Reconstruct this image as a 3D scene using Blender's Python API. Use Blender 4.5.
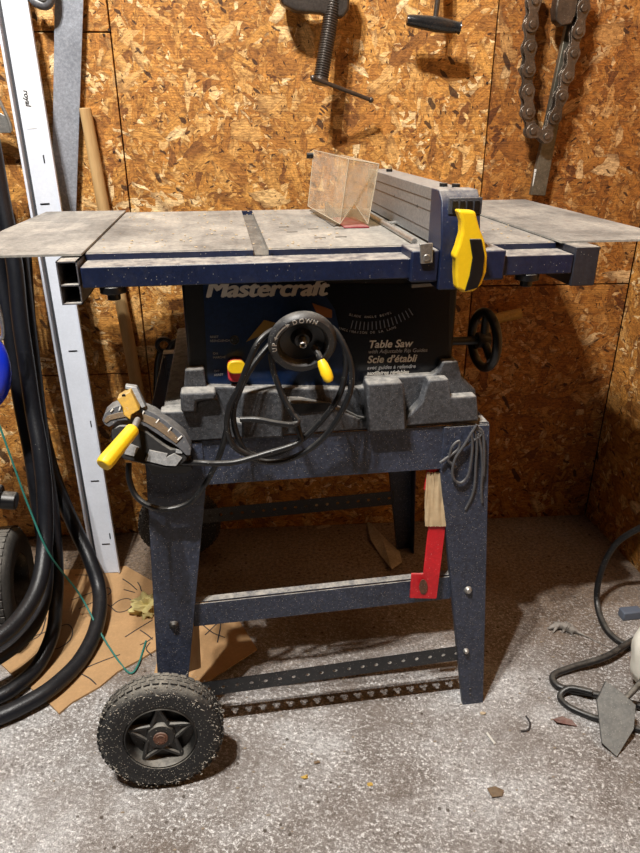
import bpy, bmesh, math, random
from mathutils import Vector, Matrix, noise
random.seed(7)
S = bpy.context.scene
for o in list(bpy.data.objects): bpy.data.objects.remove(o)
COL = S.collection
R = math.radians

# ------------------------------------------------------------------ camera, world, lamps, exposure
CAM = Vector((0, 0, 1.05)); PITCH = R(24.4); YAW = R(8.15); FPX = 668.0
cd = bpy.data.cameras.new('camera'); cam = bpy.data.objects.new('camera', cd); COL.objects.link(cam)
cam.location = CAM; cam.rotation_euler = (R(90) - PITCH, 0, -YAW)
cd.sensor_fit = 'VERTICAL'; cd.sensor_height = 24.0; cd.lens = FPX / 853 * 24.0; cd.clip_start = 0.01
S.camera = cam
w = bpy.data.worlds.new('world'); S.world = w; w.use_nodes = True
w.node_tree.nodes['Background'].inputs[0].default_value = (1.0, 0.93, 0.85, 1)
w.node_tree.nodes['Background'].inputs[1].default_value = 0.004
LAMP = Vector((-0.62, 0.18, 3.00))
for k in range(3):                                    # three bulbs of the overhead work lamp
    a = R(90 + 120 * k)
    ld = bpy.data.lights.new('bulb_light', 'POINT'); ld.energy = 160; ld.color = (1.0, 0.955, 0.895); ld.shadow_soft_size = 0.024
    lo = bpy.data.objects.new('bulb_light', ld); COL.objects.link(lo)
    lo.location = LAMP + Vector((0.125 * math.cos(a), 0.125 * math.sin(a), 0))
S.view_settings.view_transform = 'Standard'; S.view_settings.look = 'None'
S.view_settings.exposure = 0.24; S.view_settings.gamma = 1; S.view_settings.use_curve_mapping = False

# ------------------------------------------------------------------ surveying: photo point -> place on a known plane
def at(x, y, X=None, Y=None, Z=None):
    fh = Vector((math.sin(YAW), math.cos(YAW), 0)); r = Vector((math.cos(YAW), -math.sin(YAW), 0)); up = Vector((0, 0, 1))
    f = fh * math.cos(PITCH) - up * math.sin(PITCH); u = up * math.cos(PITCH) + fh * math.sin(PITCH)
    d = f + r * ((x - 320) / FPX) - u * ((y - 426.5) / FPX)
    if X is not None: t = (X - CAM.x) / d.x
    elif Y is not None: t = (Y - CAM.y) / d.y
    else: t = (Z - CAM.z) / d.z
    return CAM + d * t
def ywall(x): return 1.555 + (1.01 - x) * 0.07
def onwall(x, y, off=0.0):
    Y = 1.6
    for _ in range(4): Y = ywall(at(x, y, Y=Y).x) - off
    return at(x, y, Y=Y)

# ------------------------------------------------------------------ node helpers
class NT:
    def __init__(s, name):
        s.m = bpy.data.materials.new(name); s.m.use_nodes = True; s.t = s.m.node_tree
        s.b = s.t.nodes['Principled BSDF']; s.tc = s.n('ShaderNodeTexCoord')
    def n(s, k, **a):
        q = s.t.nodes.new(k)
        for i, v in a.items(): setattr(q, i, v)
        return q
    def l(s, a, b): s.t.links.new(a, b)
    def val(s, sock, v):
        if hasattr(v, 'links'): s.l(v, sock)
        else: sock.default_value = v
    def noise(s, scale, detail=4, rough=0.6, vec=None, dist=0.0):
        q = s.n('ShaderNodeTexNoise'); q.inputs['Scale'].default_value = scale; q.inputs['Detail'].default_value = detail
        q.inputs['Roughness'].default_value = rough; q.inputs['Distortion'].default_value = dist
        s.l(vec or s.tc.outputs['Object'], q.inputs['Vector']); return q.outputs['Fac']
    def ramp(s, fac, stops, interp='LINEAR'):
        q = s.n('ShaderNodeValToRGB'); q.color_ramp.interpolation = interp; e = q.color_ramp.elements
        while len(e) < len(stops): e.new(0.5)
        for i, (p, c) in enumerate(stops):
            e[i].position = p; e[i].color = (c, c, c, 1) if isinstance(c, (int, float)) else (*c, 1)
        s.l(fac, q.inputs[0]); return q.outputs[0]
    def math(s, op, a, b=0.0, c=0.0, clamp=False):
        q = s.n('ShaderNodeMath', operation=op); q.use_clamp = clamp
        s.val(q.inputs[0], a); s.val(q.inputs[1], b)
        if op in ('MULTIPLY_ADD', 'WRAP'): s.val(q.inputs[2], c)
        return q.outputs[0]
    def mix(s, f, a, b, blend='MIX'):
        q = s.n('ShaderNodeMix', data_type='RGBA', blend_type=blend)
        for i, v in ((0, f), (6, a), (7, b)):
            if isinstance(v, tuple): v = (*v, 1)
            s.val(q.inputs[i], v)
        return q.outputs[2]
    def mixf(s, f, a, b):
        q = s.n('ShaderNodeMix', data_type='FLOAT')
        for i, v in ((0, f), (2, a), (3, b)): s.val(q.inputs[i], v)
        return q.outputs[0]
    def mapping(s, rot=(0, 0, 0), sc=(1, 1, 1), vec=None, loc=(0, 0, 0)):
        q = s.n('ShaderNodeMapping'); q.inputs['Rotation'].default_value = rot; q.inputs['Scale'].default_value = sc
        q.inputs['Location'].default_value = loc
        s.l(vec or s.tc.outputs['Object'], q.inputs['Vector']); return q.outputs[0]
    def rotscale(s, ang, sc, vec, loc=(0, 0, 0)):
        return s.mapping(sc=sc, loc=loc, vec=s.mapping(rot=(0, 0, R(ang)), vec=vec))
    def bump(s, h, strength=0.5, dist=0.002):
        q = s.n('ShaderNodeBump'); q.inputs['Strength'].default_value = strength; q.inputs['Distance'].default_value = dist
        s.l(h, q.inputs['Height']); s.l(q.outputs[0], s.b.inputs['Normal']); return q.outputs[0]
    def done(s, col=None, rough=None, metal=0.0, spec=None):
        if col is not None: s.val(s.b.inputs['Base Color'], (*col, 1) if isinstance(col, tuple) else col)
        if rough is not None: s.val(s.b.inputs['Roughness'], rough)
        s.b.inputs['Metallic'].default_value = metal
        if spec is not None: s.b.inputs['Specular IOR Level'].default_value = spec
        return s.m
MATS = {}
def worn(name, col, rough=0.5, metal=0.0, specks=0.5, speck_col=(0.55, 0.52, 0.46), dust=0.35, dust_col=(0.5, 0.47, 0.41), var=0.25, sscale=420, bump=0.15, spec=None, grain=0.35):
    """painted / plastic / metal surface with a dusting of sawdust: specks everywhere, a film on what faces up"""
    if name in MATS: return MATS[name]
    s = NT(name)
    v = s.noise(14, 5, 0.65); base = s.mix(s.ramp(v, [(0.3, 0.0), (0.75, 1.0)]), tuple(c * (1 - var) for c in col), tuple(min(1, c * (1 + var)) for c in col))
    base = s.mix(grain, base, s.ramp(s.noise(170, 5, 0.8), [(0.36, (0.35, 0.35, 0.35)), (0.5, (0.9, 0.9, 0.9)), (0.66, (1.9, 1.9, 1.85))]), 'MULTIPLY')
    vo = s.n('ShaderNodeTexVoronoi'); vo.inputs['Scale'].default_value = sscale; s.l(s.tc.outputs['Object'], vo.inputs['Vector'])
    near = s.ramp(vo.outputs['Distance'], [(0.12, 1.0), (0.3, 0.0)])
    sep = s.n('ShaderNodeSeparateColor'); s.l(vo.outputs['Color'], sep.inputs[0])
    pk = s.math('MULTIPLY', s.math('ADD', sep.outputs[0], s.math('MULTIPLY', s.noise(22, 3), 0.5)), 0.667)
    pick = s.ramp(pk, [(0.88 - 0.25 * specks, 0.0), (0.90 - 0.25 * specks, 1.0)])
    sp = s.math('MULTIPLY', near, pick)
    g = s.n('ShaderNodeNewGeometry'); sx = s.n('ShaderNodeSeparateXYZ'); s.l(g.outputs['Normal'], sx.inputs[0])
    upf = s.ramp(sx.outputs[2], [(0.45, 0.0), (0.95, 1.0)])
    dn = s.ramp(s.noise(60, 6, 0.75), [(0.35, 0.25), (0.6, 1.0)])
    du = s.math('MULTIPLY', s.math('MULTIPLY', upf, dn), dust)
    film = s.math('MULTIPLY', s.ramp(s.noise(35, 6, 0.7), [(0.5, 0.0), (0.8, 1.0)]), dust * 0.045)
    k = s.math('MAXIMUM', s.math('MAXIMUM', du, film), s.math('MULTIPLY', sp, 0.85))
    s.val(s.b.inputs['Base Color'], s.mix(k, base, dust_col))
    s.val(s.b.inputs['Roughness'], s.mixf(k, rough, 0.95)); s.b.inputs['Metallic'].default_value = 0
    if metal: s.val(s.b.inputs['Metallic'], s.mixf(k, metal, 0.0))
    if spec is not None: s.b.inputs['Specular IOR Level'].default_value = spec
    s.bump(s.math('ADD', s.noise(260, 4, 0.7), sp), bump, 0.0015)
    MATS[name] = s.m; return s.m

def osb(name, seed=0.0, tint=(1, 1, 1)):
    s = NT(name)
    def warp(scale, amp, v):
        wob = s.n('ShaderNodeTexNoise'); wob.inputs['Scale'].default_value = scale; wob.inputs['Detail'].default_value = 3; s.l(v, wob.inputs['Vector'])
        sub = s.n('ShaderNodeVectorMath', operation='SUBTRACT'); s.l(wob.outputs['Color'], sub.inputs[0]); sub.inputs[1].default_value = (0.5, 0.5, 0.5)
        sc = s.n('ShaderNodeVectorMath', operation='SCALE'); s.l(sub.outputs[0], sc.inputs[0]); sc.inputs['Scale'].default_value = amp
        ad = s.n('ShaderNodeVectorMath', operation='ADD'); s.l(v, ad.inputs[0]); s.l(sc.outputs[0], ad.inputs[1]); return ad.outputs[0]
    flat = s.n('ShaderNodeVectorMath', operation='MULTIPLY'); s.l(s.tc.outputs['Object'], flat.inputs[0]); flat.inputs[1].default_value = (1, 1, 0)
    F = flat.outputs[0]; Wp = warp(60, 0.012, warp(10, 0.02, F))
    best = None
    for i, (ang, a, b, bias) in enumerate([(8, 14, 30, .09), (68, 17, 40, .08), (-38, 19, 52, .06), (100, 24, 64, .05), (30, 32, 95, .02), (-72, 40, 120, .01), (-12, 54, 160, .0), (52, 66, 190, -.01)]):
        v = s.rotscale(ang, (a, b, 1), Wp, (3.1 * i + seed, 1.7 * i, 0))
        vo = s.n('ShaderNodeTexVoronoi'); vo.voronoi_dimensions = '2D'; vo.inputs['Scale'].default_value = 1; vo.inputs['Randomness'].default_value = 1; s.l(v, vo.inputs['Vector'])
        sp = s.n('ShaderNodeSeparateColor'); s.l(vo.outputs['Color'], sp.inputs[0])
        gr = s.noise(1.0, 3, 0.6, vec=s.rotscale(ang, (22, 300, 1), F))
        pri = s.math('ADD', sp.outputs[0], bias)
        # a chip's own thin dark rim: distance from its centre
        rim = s.ramp(vo.outputs['Distance'], [(0.48, 0.0), (0.75, 1.0)])
        if best is None: best, bcol, bgr, brim = pri, sp.outputs[1], gr, rim
        else:
            win = s.math('GREATER_THAN', pri, best)
            bcol = s.mixf(win, bcol, sp.outputs[1]); bgr = s.mixf(win, bgr, gr); brim = s.mixf(win, brim, rim); best = s.math('MAXIMUM', best, pri)
    c = s.ramp(bcol, [(0.0, (0.17, 0.065, 0.02)), (0.05, (0.35, 0.15, 0.035)), (0.30, (0.46, 0.205, 0.045)), (0.60, (0.53, 0.265, 0.065)), (0.80, (0.60, 0.34, 0.115)), (0.92, (0.70, 0.46, 0.205)), (1.0, (0.84, 0.65, 0.38))])
    c = s.mix(0.8, c, s.ramp(bgr, [(0.3, (0.5, 0.44, 0.38)), (0.48, (0.95, 0.95, 0.95)), (0.7, (1.28, 1.26, 1.2))]), 'MULTIPLY')
    c = s.mix(s.math('MULTIPLY', brim, 0.62), c, (0.16, 0.065, 0.02))
    c = s.mix(0.75, c, s.ramp(s.noise(2.6, 6, 0.65), [(0.3, (0.74, 0.68, 0.6)), (0.6, (1.08, 1.06, 1.02))]), 'MULTIPLY')
    # fine torn-fibre mottle
    fm = s.noise(130, 5, 0.8, vec=s.mapping(sc=(0.55, 1.2, 1), vec=F), dist=1.0)
    c = s.mix(0.75, c, s.ramp(fm, [(0.38, (0.38, 0.30, 0.23)), (0.5, (0.97, 0.97, 0.97)), (0.62, (1.5, 1.5, 1.45))]), 'MULTIPLY')
    for scale, thr, ang in ((22, 0.965, 62), (48, 0.955, 35), (85, 0.95, -30), (140, .94, 80)):       # dark bark flecks and little voids
        vo = s.n('ShaderNodeTexVoronoi'); vo.voronoi_dimensions = '2D'; vo.inputs['Scale'].default_value = scale
        s.l(s.rotscale(ang, (0.6, 1.7, 1), Wp), vo.inputs['Vector'])
        sp = s.n('ShaderNodeSeparateColor'); s.l(vo.outputs['Color'], sp.inputs[0])
        fl = s.math('MULTIPLY', s.ramp(s.math('ADD', vo.outputs['Distance'], s.math('MULTIPLY', sp.outputs[1], 0.22)), [(0.30, 1.0), (0.36, 0.0)]), s.math('GREATER_THAN', sp.outputs[0], thr))
        c = s.mix(s.math('MULTIPLY', fl, 0.9), c, (0.045, 0.018, 0.008))
    wv = s.n('ShaderNodeTexWave', bands_direction='Y'); wv.inputs['Scale'].default_value = 62; wv.inputs['Distortion'].default_value = 1.2; wv.inputs['Detail Scale'].default_value = 3
    s.l(F, wv.inputs['Vector'])
    c = s.mix(s.ramp(s.noise(6, 3), [(0.4, 0.08), (0.6, 0.38)]), c, s.ramp(wv.outputs['Fac'], [(0.05, (0.55, 0.47, 0.4)), (0.4, (1.08, 1.08, 1.08))]), 'MULTIPLY')
    s.bump(s.math('ADD', s.math('MULTIPLY', best, 0.9), s.math('ADD', s.math('MULTIPLY', fm, 0.8), s.math('MULTIPLY', fl, -1.0))), 0.6, 0.003)
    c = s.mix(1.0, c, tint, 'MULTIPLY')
    return s.done(c, 0.6, spec=0.3)

def concrete():
    s = NT('concrete')
    a = s.noise(3.2, 6, 0.65); b = s.noise(17, 6, 0.7); g = s.noise(420, 2, 0.7)
    st1 = s.noise(1.0, 6, 0.8, vec=s.rotscale(25, (95, 150, 120), s.tc.outputs['Object'])); h = s.noise(185, 5, 0.8, dist=0.4)
    c = s.ramp(a, [(0.36, (0.17, 0.142, 0.122)), (0.5, (0.28, 0.262, 0.248)), (0.62, (0.43, 0.43, 0.43))])
    c = s.mix(0.7, c, s.ramp(b, [(0.34, (0.62, 0.57, 0.54)), (0.6, (1.12, 1.13, 1.15))]), 'MULTIPLY')
    h2 = s.math('MULTIPLY_ADD', st1, 0.5, s.math('MULTIPLY', h, 0.5)) if False else s.math('ADD', s.math('MULTIPLY', st1, 0.5), s.math('MULTIPLY', h, 0.5))
    pat = s.ramp(s.noise(6.5, 5, 0.7), [(0.36, 0.35), (0.56, 1.0)])
    c = s.mix(s.math('MULTIPLY', s.ramp(h2, [(0.515, 0.0), (0.57, 1.0)]), pat), c, (0.78, 0.78, 0.78))
    c = s.mix(s.math('MULTIPLY', s.ramp(h2, [(0.40, 1.0), (0.475, 0.0)]), s.math('MULTIPLY', pat, 0.85)), c, (0.085, 0.075, 0.068))
    c = s.mix(0.6, c, s.ramp(g, [(0.4, (0.5, 0.48, 0.46)), (0.6, (1.35, 1.35, 1.35))]), 'MULTIPLY')
    # brown sawdust and dirt lying at the back, and in scattered stains
    sx = s.n('ShaderNodeSeparateXYZ'); s.l(s.tc.outputs['Object'], sx.inputs[0])
    back = s.ramp(s.math('ADD', sx.outputs[1], s.math('MULTIPLY', s.noise(7, 5, 0.7), 0.35)), [(1.15/2, 0.0), (1.42/2, 1.0)])
    # ramp positions are 0..1, so halve the coordinate first
    back = s.ramp(s.math('MULTIPLY', s.math('ADD', sx.outputs[1], s.math('MULTIPLY', s.noise(7, 5, 0.7), 0.35)), 0.5), [(0.60, 0.0), (0.74, 1.0)])
    c = s.mix(s.math('MULTIPLY', back, 0.8), c, s.ramp(s.noise(120, 5, 0.8), [(0.38, (0.08, 0.052, 0.032)), (0.58, (0.30, 0.205, 0.125))]))
    st = s.ramp(s.noise(5.5, 6, 0.68, dist=0.6), [(0.6, 0.0), (0.72, 1.0)])
    c = s.mix(s.math('MULTIPLY', st, 0.4), c, (0.16, 0.115, 0.075))
    vo = s.n('ShaderNodeTexVoronoi'); vo.inputs['Scale'].default_value = 75; s.l(s.tc.outputs['Object'], vo.inputs['Vector'])
    sp = s.n('ShaderNodeSeparateColor'); s.l(vo.outputs['Color'], sp.inputs[0])
    fl = s.math('MULTIPLY', s.ramp(vo.outputs['Distance'], [(0.2, 1.0), (0.3, 0.0)]), s.math('GREATER_THAN', s.math('ADD', sp.outputs[0], s.math('MULTIPLY', back, 0.06)), 0.955))
    c = s.mix(s.math('MULTIPLY', fl, 0.8), c, (0.05, 0.035, 0.022))
    s.bump(s.math('ADD', s.math('MULTIPLY', h, 1.0), s.math('MULTIPLY', b, 1.5)), 0.6, 0.004)
    return s.done(c, 0.85, spec=0.25)

def dusty_top():
    s = NT('dusty_table')
    a = s.noise(7, 6, 0.68, dist=0.5); b = s.noise(150, 5, 0.8)
    c = s.ramp(a, [(0.3, (0.15, 0.147, 0.14)), (0.46, (0.26, 0.254, 0.24)), (0.62, (0.38, 0.365, 0.335)), (0.8, (0.55, 0.515, 0.45))])
    c = s.mix(0.7, c, s.ramp(b, [(0.35, (0.6, 0.6, 0.6)), (0.62, (1.25, 1.24, 1.2))]), 'MULTIPLY')
    st = s.n('ShaderNodeTexNoise'); st.inputs['Scale'].default_value = 1; s.l(s.mapping(sc=(60, 5, 5)), st.inputs['Vector'])
    c = s.mix(0.35, c, s.ramp(st.outputs['Fac'], [(0.4, (0.7, 0.7, 0.7)), (0.6, (1.15, 1.15, 1.12))]), 'MULTIPLY')
    s.bump(b, 0.3, 0.001)
    return s.done(c, 0.6, spec=0.35)

def wood(name, c0, c1, sc=(60, 60, 6)):
    s = NT(name); q = s.noise(1.0, 5, 0.65, vec=s.mapping(sc=sc))
    c = s.ramp(q, [(0.3, c0), (0.7, c1)]); s.bump(q, 0.3, 0.002); return s.done(c, 0.7)
def plain(name, col, rough=0.5, metal=0.0, **k):
    if name in MATS: return MATS[name]
    s = NT(name); v = s.noise(k.get('ns', 25), 4, 0.6); a = k.get('var', 0.12)
    c = s.mix(v, tuple(x * (1 - a) for x in col), tuple(min(1, x * (1 + a)) for x in col))
    s.bump(s.noise(k.get('bs', 300), 3), k.get('bump', 0.08), 0.001); MATS[name] = s.done(c, rough, metal, k.get('spec')); return s.m

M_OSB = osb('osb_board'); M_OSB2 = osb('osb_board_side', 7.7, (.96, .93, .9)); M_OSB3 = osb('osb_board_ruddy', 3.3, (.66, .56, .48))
M_FLOOR = concrete(); M_TOP = dusty_top()
NAVY = worn('navy_paint', (0.0055, 0.0115, 0.041), 0.42, specks=0.35, dust=0.75, bump=0.12)
STAND = worn('stand_blue_grey_paint', (0.031, 0.039, 0.066), 0.5, specks=0.95, dust=0.7, bump=0.3, grain=0.75)
BASE = worn('grey_plastic', (0.055, 0.058, 0.066), 0.6, specks=0.75, dust=0.8, dust_col=(0.42, 0.40, 0.36), sscale=600, bump=0.6, grain=0.8)
BLACK = worn('black_plastic', (0.005, 0.005, 0.006), 0.36, specks=0.12, dust=0.35)
CORD = worn('cord_rubber', (0.008, 0.0083, 0.0095), 0.36, specks=0.45, dust=0.16, sscale=500)
HOSE = worn('hose_rubber', (0.008, 0.0088, 0.012), 0.36, specks=0.1, dust=0.03, bump=0.35, spec=0.35)
TIRE = worn('tyre_rubber', (0.010, 0.010, 0.011), 0.65, specks=2.3, dust=0.6, sscale=260, bump=0.9, dust_col=(0.42, 0.39, 0.33))
TIRE2 = worn('old_tyre_rubber', (0.03, 0.027, 0.024), 0.75, specks=0.3, dust=0.35, bump=0.6)
RIM = worn('rim_plastic', (0.014, 0.0135, 0.013), 0.4, specks=0.45, dust=0.45)
ALU = worn('aluminium', (0.27, 0.275, 0.28), 0.45, metal=0.5, specks=0.2, dust=0.5, var=0.12)
STEEL = worn('steel', (0.42, 0.41, 0.39), 0.38, metal=0.8, specks=0.3, dust=0.35)
DARKSTEEL = worn('dark_steel', (0.10, 0.085, 0.075), 0.36, metal=0.75, specks=0.1, dust=0.1, bump=0.3)
CHAINST = worn('chain_steel', (0.15, 0.12, 0.095), 0.33, metal=0.75, specks=0.2, dust=0.15, bump=0.7, var=0.45)
GALV = worn('galvanised', (0.36, 0.385, 0.44), 0.42, metal=0.5, specks=0.35, dust=0.2, var=0.2)
YEL = worn('yellow_plastic', (0.86, 0.56, 0.012), 0.35, specks=0.15, dust=0.12, var=0.06, spec=0.5, grain=0.05)
OLDYEL = worn('yellow_painted_metal', (0.50, 0.29, 0.03), 0.45, specks=0.5, dust=0.3, grain=0.2)
RED = worn('red_paint', (0.50, 0.010, 0.018), 0.4, specks=0.45, dust=0.2, var=0.2, grain=0.2)
REDP = plain('red_plastic', (0.62, 0.04, 0.06), 0.4); REDD = worn('dusty_red', (0.25, 0.02, 0.03), .5, specks=.8, dust=.35)
WHITE = worn('white_coated_metal', (0.62, 0.66, 0.74), 0.4, specks=0.08, dust=0.05, var=0.06, dust_col=(0.3, 0.25, 0.2), grain=0.06)
GROOVE = plain('grey_groove', (0.035, 0.038, 0.045), 0.5)
RUST = worn('rusty_steel', (0.12, 0.05, 0.028), 0.8, specks=0.5, dust=0.3, bump=0.8)
WOODM = wood('dowel_wood', (0.33, 0.19, 0.07), (0.55, 0.36, 0.16))
CARD = worn('cardboard', (0.45, 0.27, 0.125), 0.8, specks=0.15, dust=0.1, dust_col=(0.3, 0.2, 0.1), var=0.12, sscale=300, grain=0.12)
INK = plain('marker_ink', (0.035, 0.03, 0.03), 0.7)
LETTER = plain('letter_white', (0.62, 0.60, 0.55), 0.6); LETTER2 = plain('letter_grey', (0.34, 0.34, 0.34), 0.6); LETTER3 = plain('letter_faint', (0.12, 0.14, 0.18), 0.6)
TAPE = plain('masking_tape', (0.5, 0.38, 0.23), 0.7, ns=55, var=0.35, bump=0.6, bs=80)
GREEN = plain('green_string', (0.02, 0.16, 0.13), 0.6)
BLUE = plain('blue_plastic', (0.01, 0.035, 0.62), 0.25, spec=0.6)
LABELNAVY = worn('navy_label', (0.004, 0.018, 0.065), 0.3, specks=0, dust=0.05, var=0.2)
LABELBLK = worn('black_label', (0.004, 0.005, 0.008), 0.22, specks=0.0, dust=0.05)
SEAM = plain('seam_dark_brown', (0.03, 0.015, 0.008), 0.9)  # dark brown for the board joints and nail heads

# ------------------------------------------------------------------ mesh helpers
def nb(): return bmesh.new()
def box(bm, x0, x1, y0, y1, z0, z1, mtx=None):
    r = bmesh.ops.create_cube(bm, size=1)['verts']
    for v in r:
        v.co = Vector(((x0 + x1) / 2 + v.co.x * (x1 - x0), (y0 + y1) / 2 + v.co.y * (y1 - y0), (z0 + z1) / 2 + v.co.z * (z1 - z0)))
        if mtx: v.co = mtx @ v.co
    return r
def prism(bm, front, back):
    """solid between two matching outlines (lists of 3D points)"""
    a = [bm.verts.new(p) for p in front]; b = [bm.verts.new(p) for p in back]; n = len(a)
    bm.faces.new(a); bm.faces.new(b[::-1])
    for i in range(n): bm.faces.new((a[i], b[i], b[(i + 1) % n], a[(i + 1) % n])) if False else bm.faces.new((a[(i + 1) % n], a[i], b[i], b[(i + 1) % n]))
def plate(bm, pts, thick):
    pts = [Vector(p) for p in pts]
    n = Vector((0, 0, 0))
    for i in range(len(pts)): n += (pts[i] - pts[0]).cross(pts[(i + 1) % len(pts)] - pts[0])
    n.normalize(); prism(bm, pts, [p + n * thick for p in pts])
def slab_px(bm, px, Yf, Yb):
    f = [at(x, y, Y=Yf) for x, y in px]; prism(bm, f, [Vector((p.x, Yb, p.z)) for p in f])
def cyl(bm, a, b, r, n=20, r2=None):
    lathe(bm, [(0, 0), (r, 0), (r if r2 is None else r2, 1), (0, 1)], a, b, n, unit=True)
def frame_of(d):
    d = d.normalized(); u = Vector((0, 0, 1)) if abs(d.z) < 0.9 else Vector((1, 0, 0))
    x = d.cross(u).normalized(); return x, d.cross(x).normalized(), d
def lathe(bm, prof, a, b, n=32, unit=False):
    a = Vector(a); b = Vector(b); L = (b - a).length; x, y, d = frame_of(b - a); rings = []
    for r, h in prof:
        c = a + d * (h * L if unit else h)
        if r < 1e-6: rings.append([bm.verts.new(c)])
        else: rings.append([bm.verts.new(c + x * (r * math.cos(2 * math.pi * k / n)) + y * (r * math.sin(2 * math.pi * k / n))) for k in range(n)])
    for p, q in zip(rings, rings[1:]):
        for k in range(n):
            if len(p) == 1 and len(q) == 1: break
            if len(p) == 1: bm.faces.new((p[0], q[(k + 1) % n], q[k]))
            elif len(q) == 1: bm.faces.new((p[k], p[(k + 1) % n], q[0]))
            else: bm.faces.new((p[k], p[(k + 1) % n], q[(k + 1) % n], q[k]))
def smoothpath(pts, sub=8):
    pts = [Vector(p) for p in pts]
    if len(pts) < 3: return pts
    P = [pts[0] * 2 - pts[1]] + pts + [pts[-1] * 2 - pts[-2]]; out = []
    for i in range(1, len(P) - 2):
        for k in range(sub):
            t = k / sub; p0, p1, p2, p3 = P[i - 1], P[i], P[i + 1], P[i + 2]
            out.append(0.5 * ((2 * p1) + (p2 - p0) * t + (2 * p0 - 5 * p1 + 4 * p2 - p3) * t * t + (3 * p1 - p0 - 3 * p2 + p3) * t ** 3))
    return out + [pts[-1]]
def tube(bm, pts, r, n=12, sub=8, radii=None):
    P = smoothpath(pts, sub) if sub else [Vector(p) for p in pts]; rings = []; x = None
    for i, p in enumerate(P):
        d = (P[min(i + 1, len(P) - 1)] - P[max(i - 1, 0)]).normalized()
        if x is None: x = frame_of(d)[0]
        x = (x - d * x.dot(d)).normalized(); y = d.cross(x)
        rr = r if radii is None else radii[0] + (radii[1] - radii[0]) * i / (len(P) - 1)
        rings.append([bm.verts.new(p + x * (rr * math.cos(2 * math.pi * k / n)) + y * (rr * math.sin(2 * math.pi * k / n))) for k in range(n)])
    for a, b in zip(rings, rings[1:]):
        for k in range(n): bm.faces.new((a[k], a[(k + 1) % n], b[(k + 1) % n], b[k]))
    bm.faces.new(rings[0][::-1]); bm.faces.new(rings[-1])
def blob(bm, c, sx, sy, sz, amp=0.2, sub=3, seed=0, f=3.0):
    r = bmesh.ops.create_icosphere(bm, subdivisions=sub, radius=1)['verts']
    for v in r:
        k = 1 + amp * noise.noise(v.co * f + Vector((seed, seed * 2, 0)))
        v.co = Vector((c[0] + v.co.x * sx * k, c[1] + v.co.y * sy * k, c[2] + v.co.z * sz * k))
def ring(bm, c, ax, R0, r, n=40, m=12, squash=1.0):
    c = Vector(c); x, y, d = frame_of(Vector(ax)); V = []
    for i in range(n):
        a = 2 * math.pi * i / n; rad = x * math.cos(a) + y * math.sin(a)
        V.append([bm.verts.new(c + rad * (R0 + r * math.cos(2 * math.pi * k / m)) + d * (r * squash * math.sin(2 * math.pi * k / m))) for k in range(m)])
    for i in range(n):
        for k in range(m): bm.faces.new((V[i][k], V[(i + 1) % n][k], V[(i + 1) % n][(k + 1) % m], V[i][(k + 1) % m]))
def obj(name, bm, mat, parent=None, bevel=0.0, smooth=True, seg=2):
    bmesh.ops.recalc_face_normals(bm, faces=bm.faces[:])
    me = bpy.data.meshes.new(name); bm.to_mesh(me); bm.free()
    me.materials.append(mat); o = bpy.data.objects.new(name, me); COL.objects.link(o)
    if smooth:
        for p in me.polygons: p.use_smooth = True
        me.set_sharp_from_angle(angle=R(38))
    if bevel:
        b = o.modifiers.new('bevel', 'BEVEL'); b.width = bevel; b.segments = seg; b.limit_method = 'ANGLE'; b.angle_limit = R(35)
    if parent:
        o.parent = parent; o.matrix_parent_inverse = Matrix.Translation(-root_loc(parent))
    return o
def objs(name, bm, mat, parent=None, **k):
    """one object per loose piece"""
    bm.verts.ensure_lookup_table(); bm.verts.index_update(); seen = set(); isl = []
    for v in bm.verts:
        if v.index in seen: continue
        st_ = [v]; seen.add(v.index); cur = []
        while st_:
            q = st_.pop(); cur.append(q)
            for e in q.link_edges:
                o_ = e.other_vert(q)
                if o_.index not in seen: seen.add(o_.index); st_.append(o_)
        isl.append(cur)
    for cur in isl:
        nbm = bmesh.new(); mp = {v: nbm.verts.new(v.co) for v in cur}; fs = {f for v in cur for f in v.link_faces}
        for f in fs: nbm.faces.new([mp[v] for v in f.verts])
        obj(name, nbm, mat, parent, **k)
    bm.free()
def root_loc(p):
    v = Vector((0, 0, 0))
    if p.type == 'MESH': return v
    while p: v += p.location; p = p.parent
    return v
def thing(name, label, cat, loc, group=None):
    o = bpy.data.objects.new(name, None); COL.objects.link(o); o.location = loc; o.empty_display_size = 0.05
    o['label'] = label; o['category'] = cat
    if group: o['group'] = group
    return o
def tag(o, label, cat, group=None):
    o['label'] = label; o['category'] = cat
    if group: o['group'] = group
    return o
def struct(o): o['kind'] = 'structure'; return o
def text_mesh(txt, size, shear=0.0, bold=0.0, ext=0.0003, align='LEFT', spacing=1.0):
    c = bpy.data.curves.new('t', 'FONT'); c.body = txt; c.size = size; c.shear = shear; c.offset = bold; c.extrude = ext; c.align_x = align; c.space_character = spacing
    o = bpy.data.objects.new('t', c); COL.objects.link(o); bpy.context.view_layer.update()
    me = bpy.data.meshes.new_from_object(o.evaluated_get(bpy.context.evaluated_depsgraph_get())); bpy.data.objects.remove(o); bpy.data.curves.remove(c)
    return me
def add_text(bm, txt, size, mtx, **k):
    me = text_mesh(txt, size, **k); n0 = len(bm.verts); bm.from_mesh(me); bm.verts.ensure_lookup_table()
    for v in bm.verts[n0:]: v.co = mtx @ v.co
    bpy.data.meshes.remove(me)
def facing(p, roll=0.0):      # text plane facing the camera side (-Y), x to the right, z up
    return Matrix.Translation(p) @ Matrix.Rotation(roll, 4, 'Y') @ Matrix.Rotation(R(90), 4, 'X')

# ------------------------------------------------------------------ structure
bm = nb(); box(bm, -1.6, 1.06, -0.6, 1.85, -0.05, 0)
struct(obj('floor', bm, M_FLOOR, smooth=False))
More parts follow.
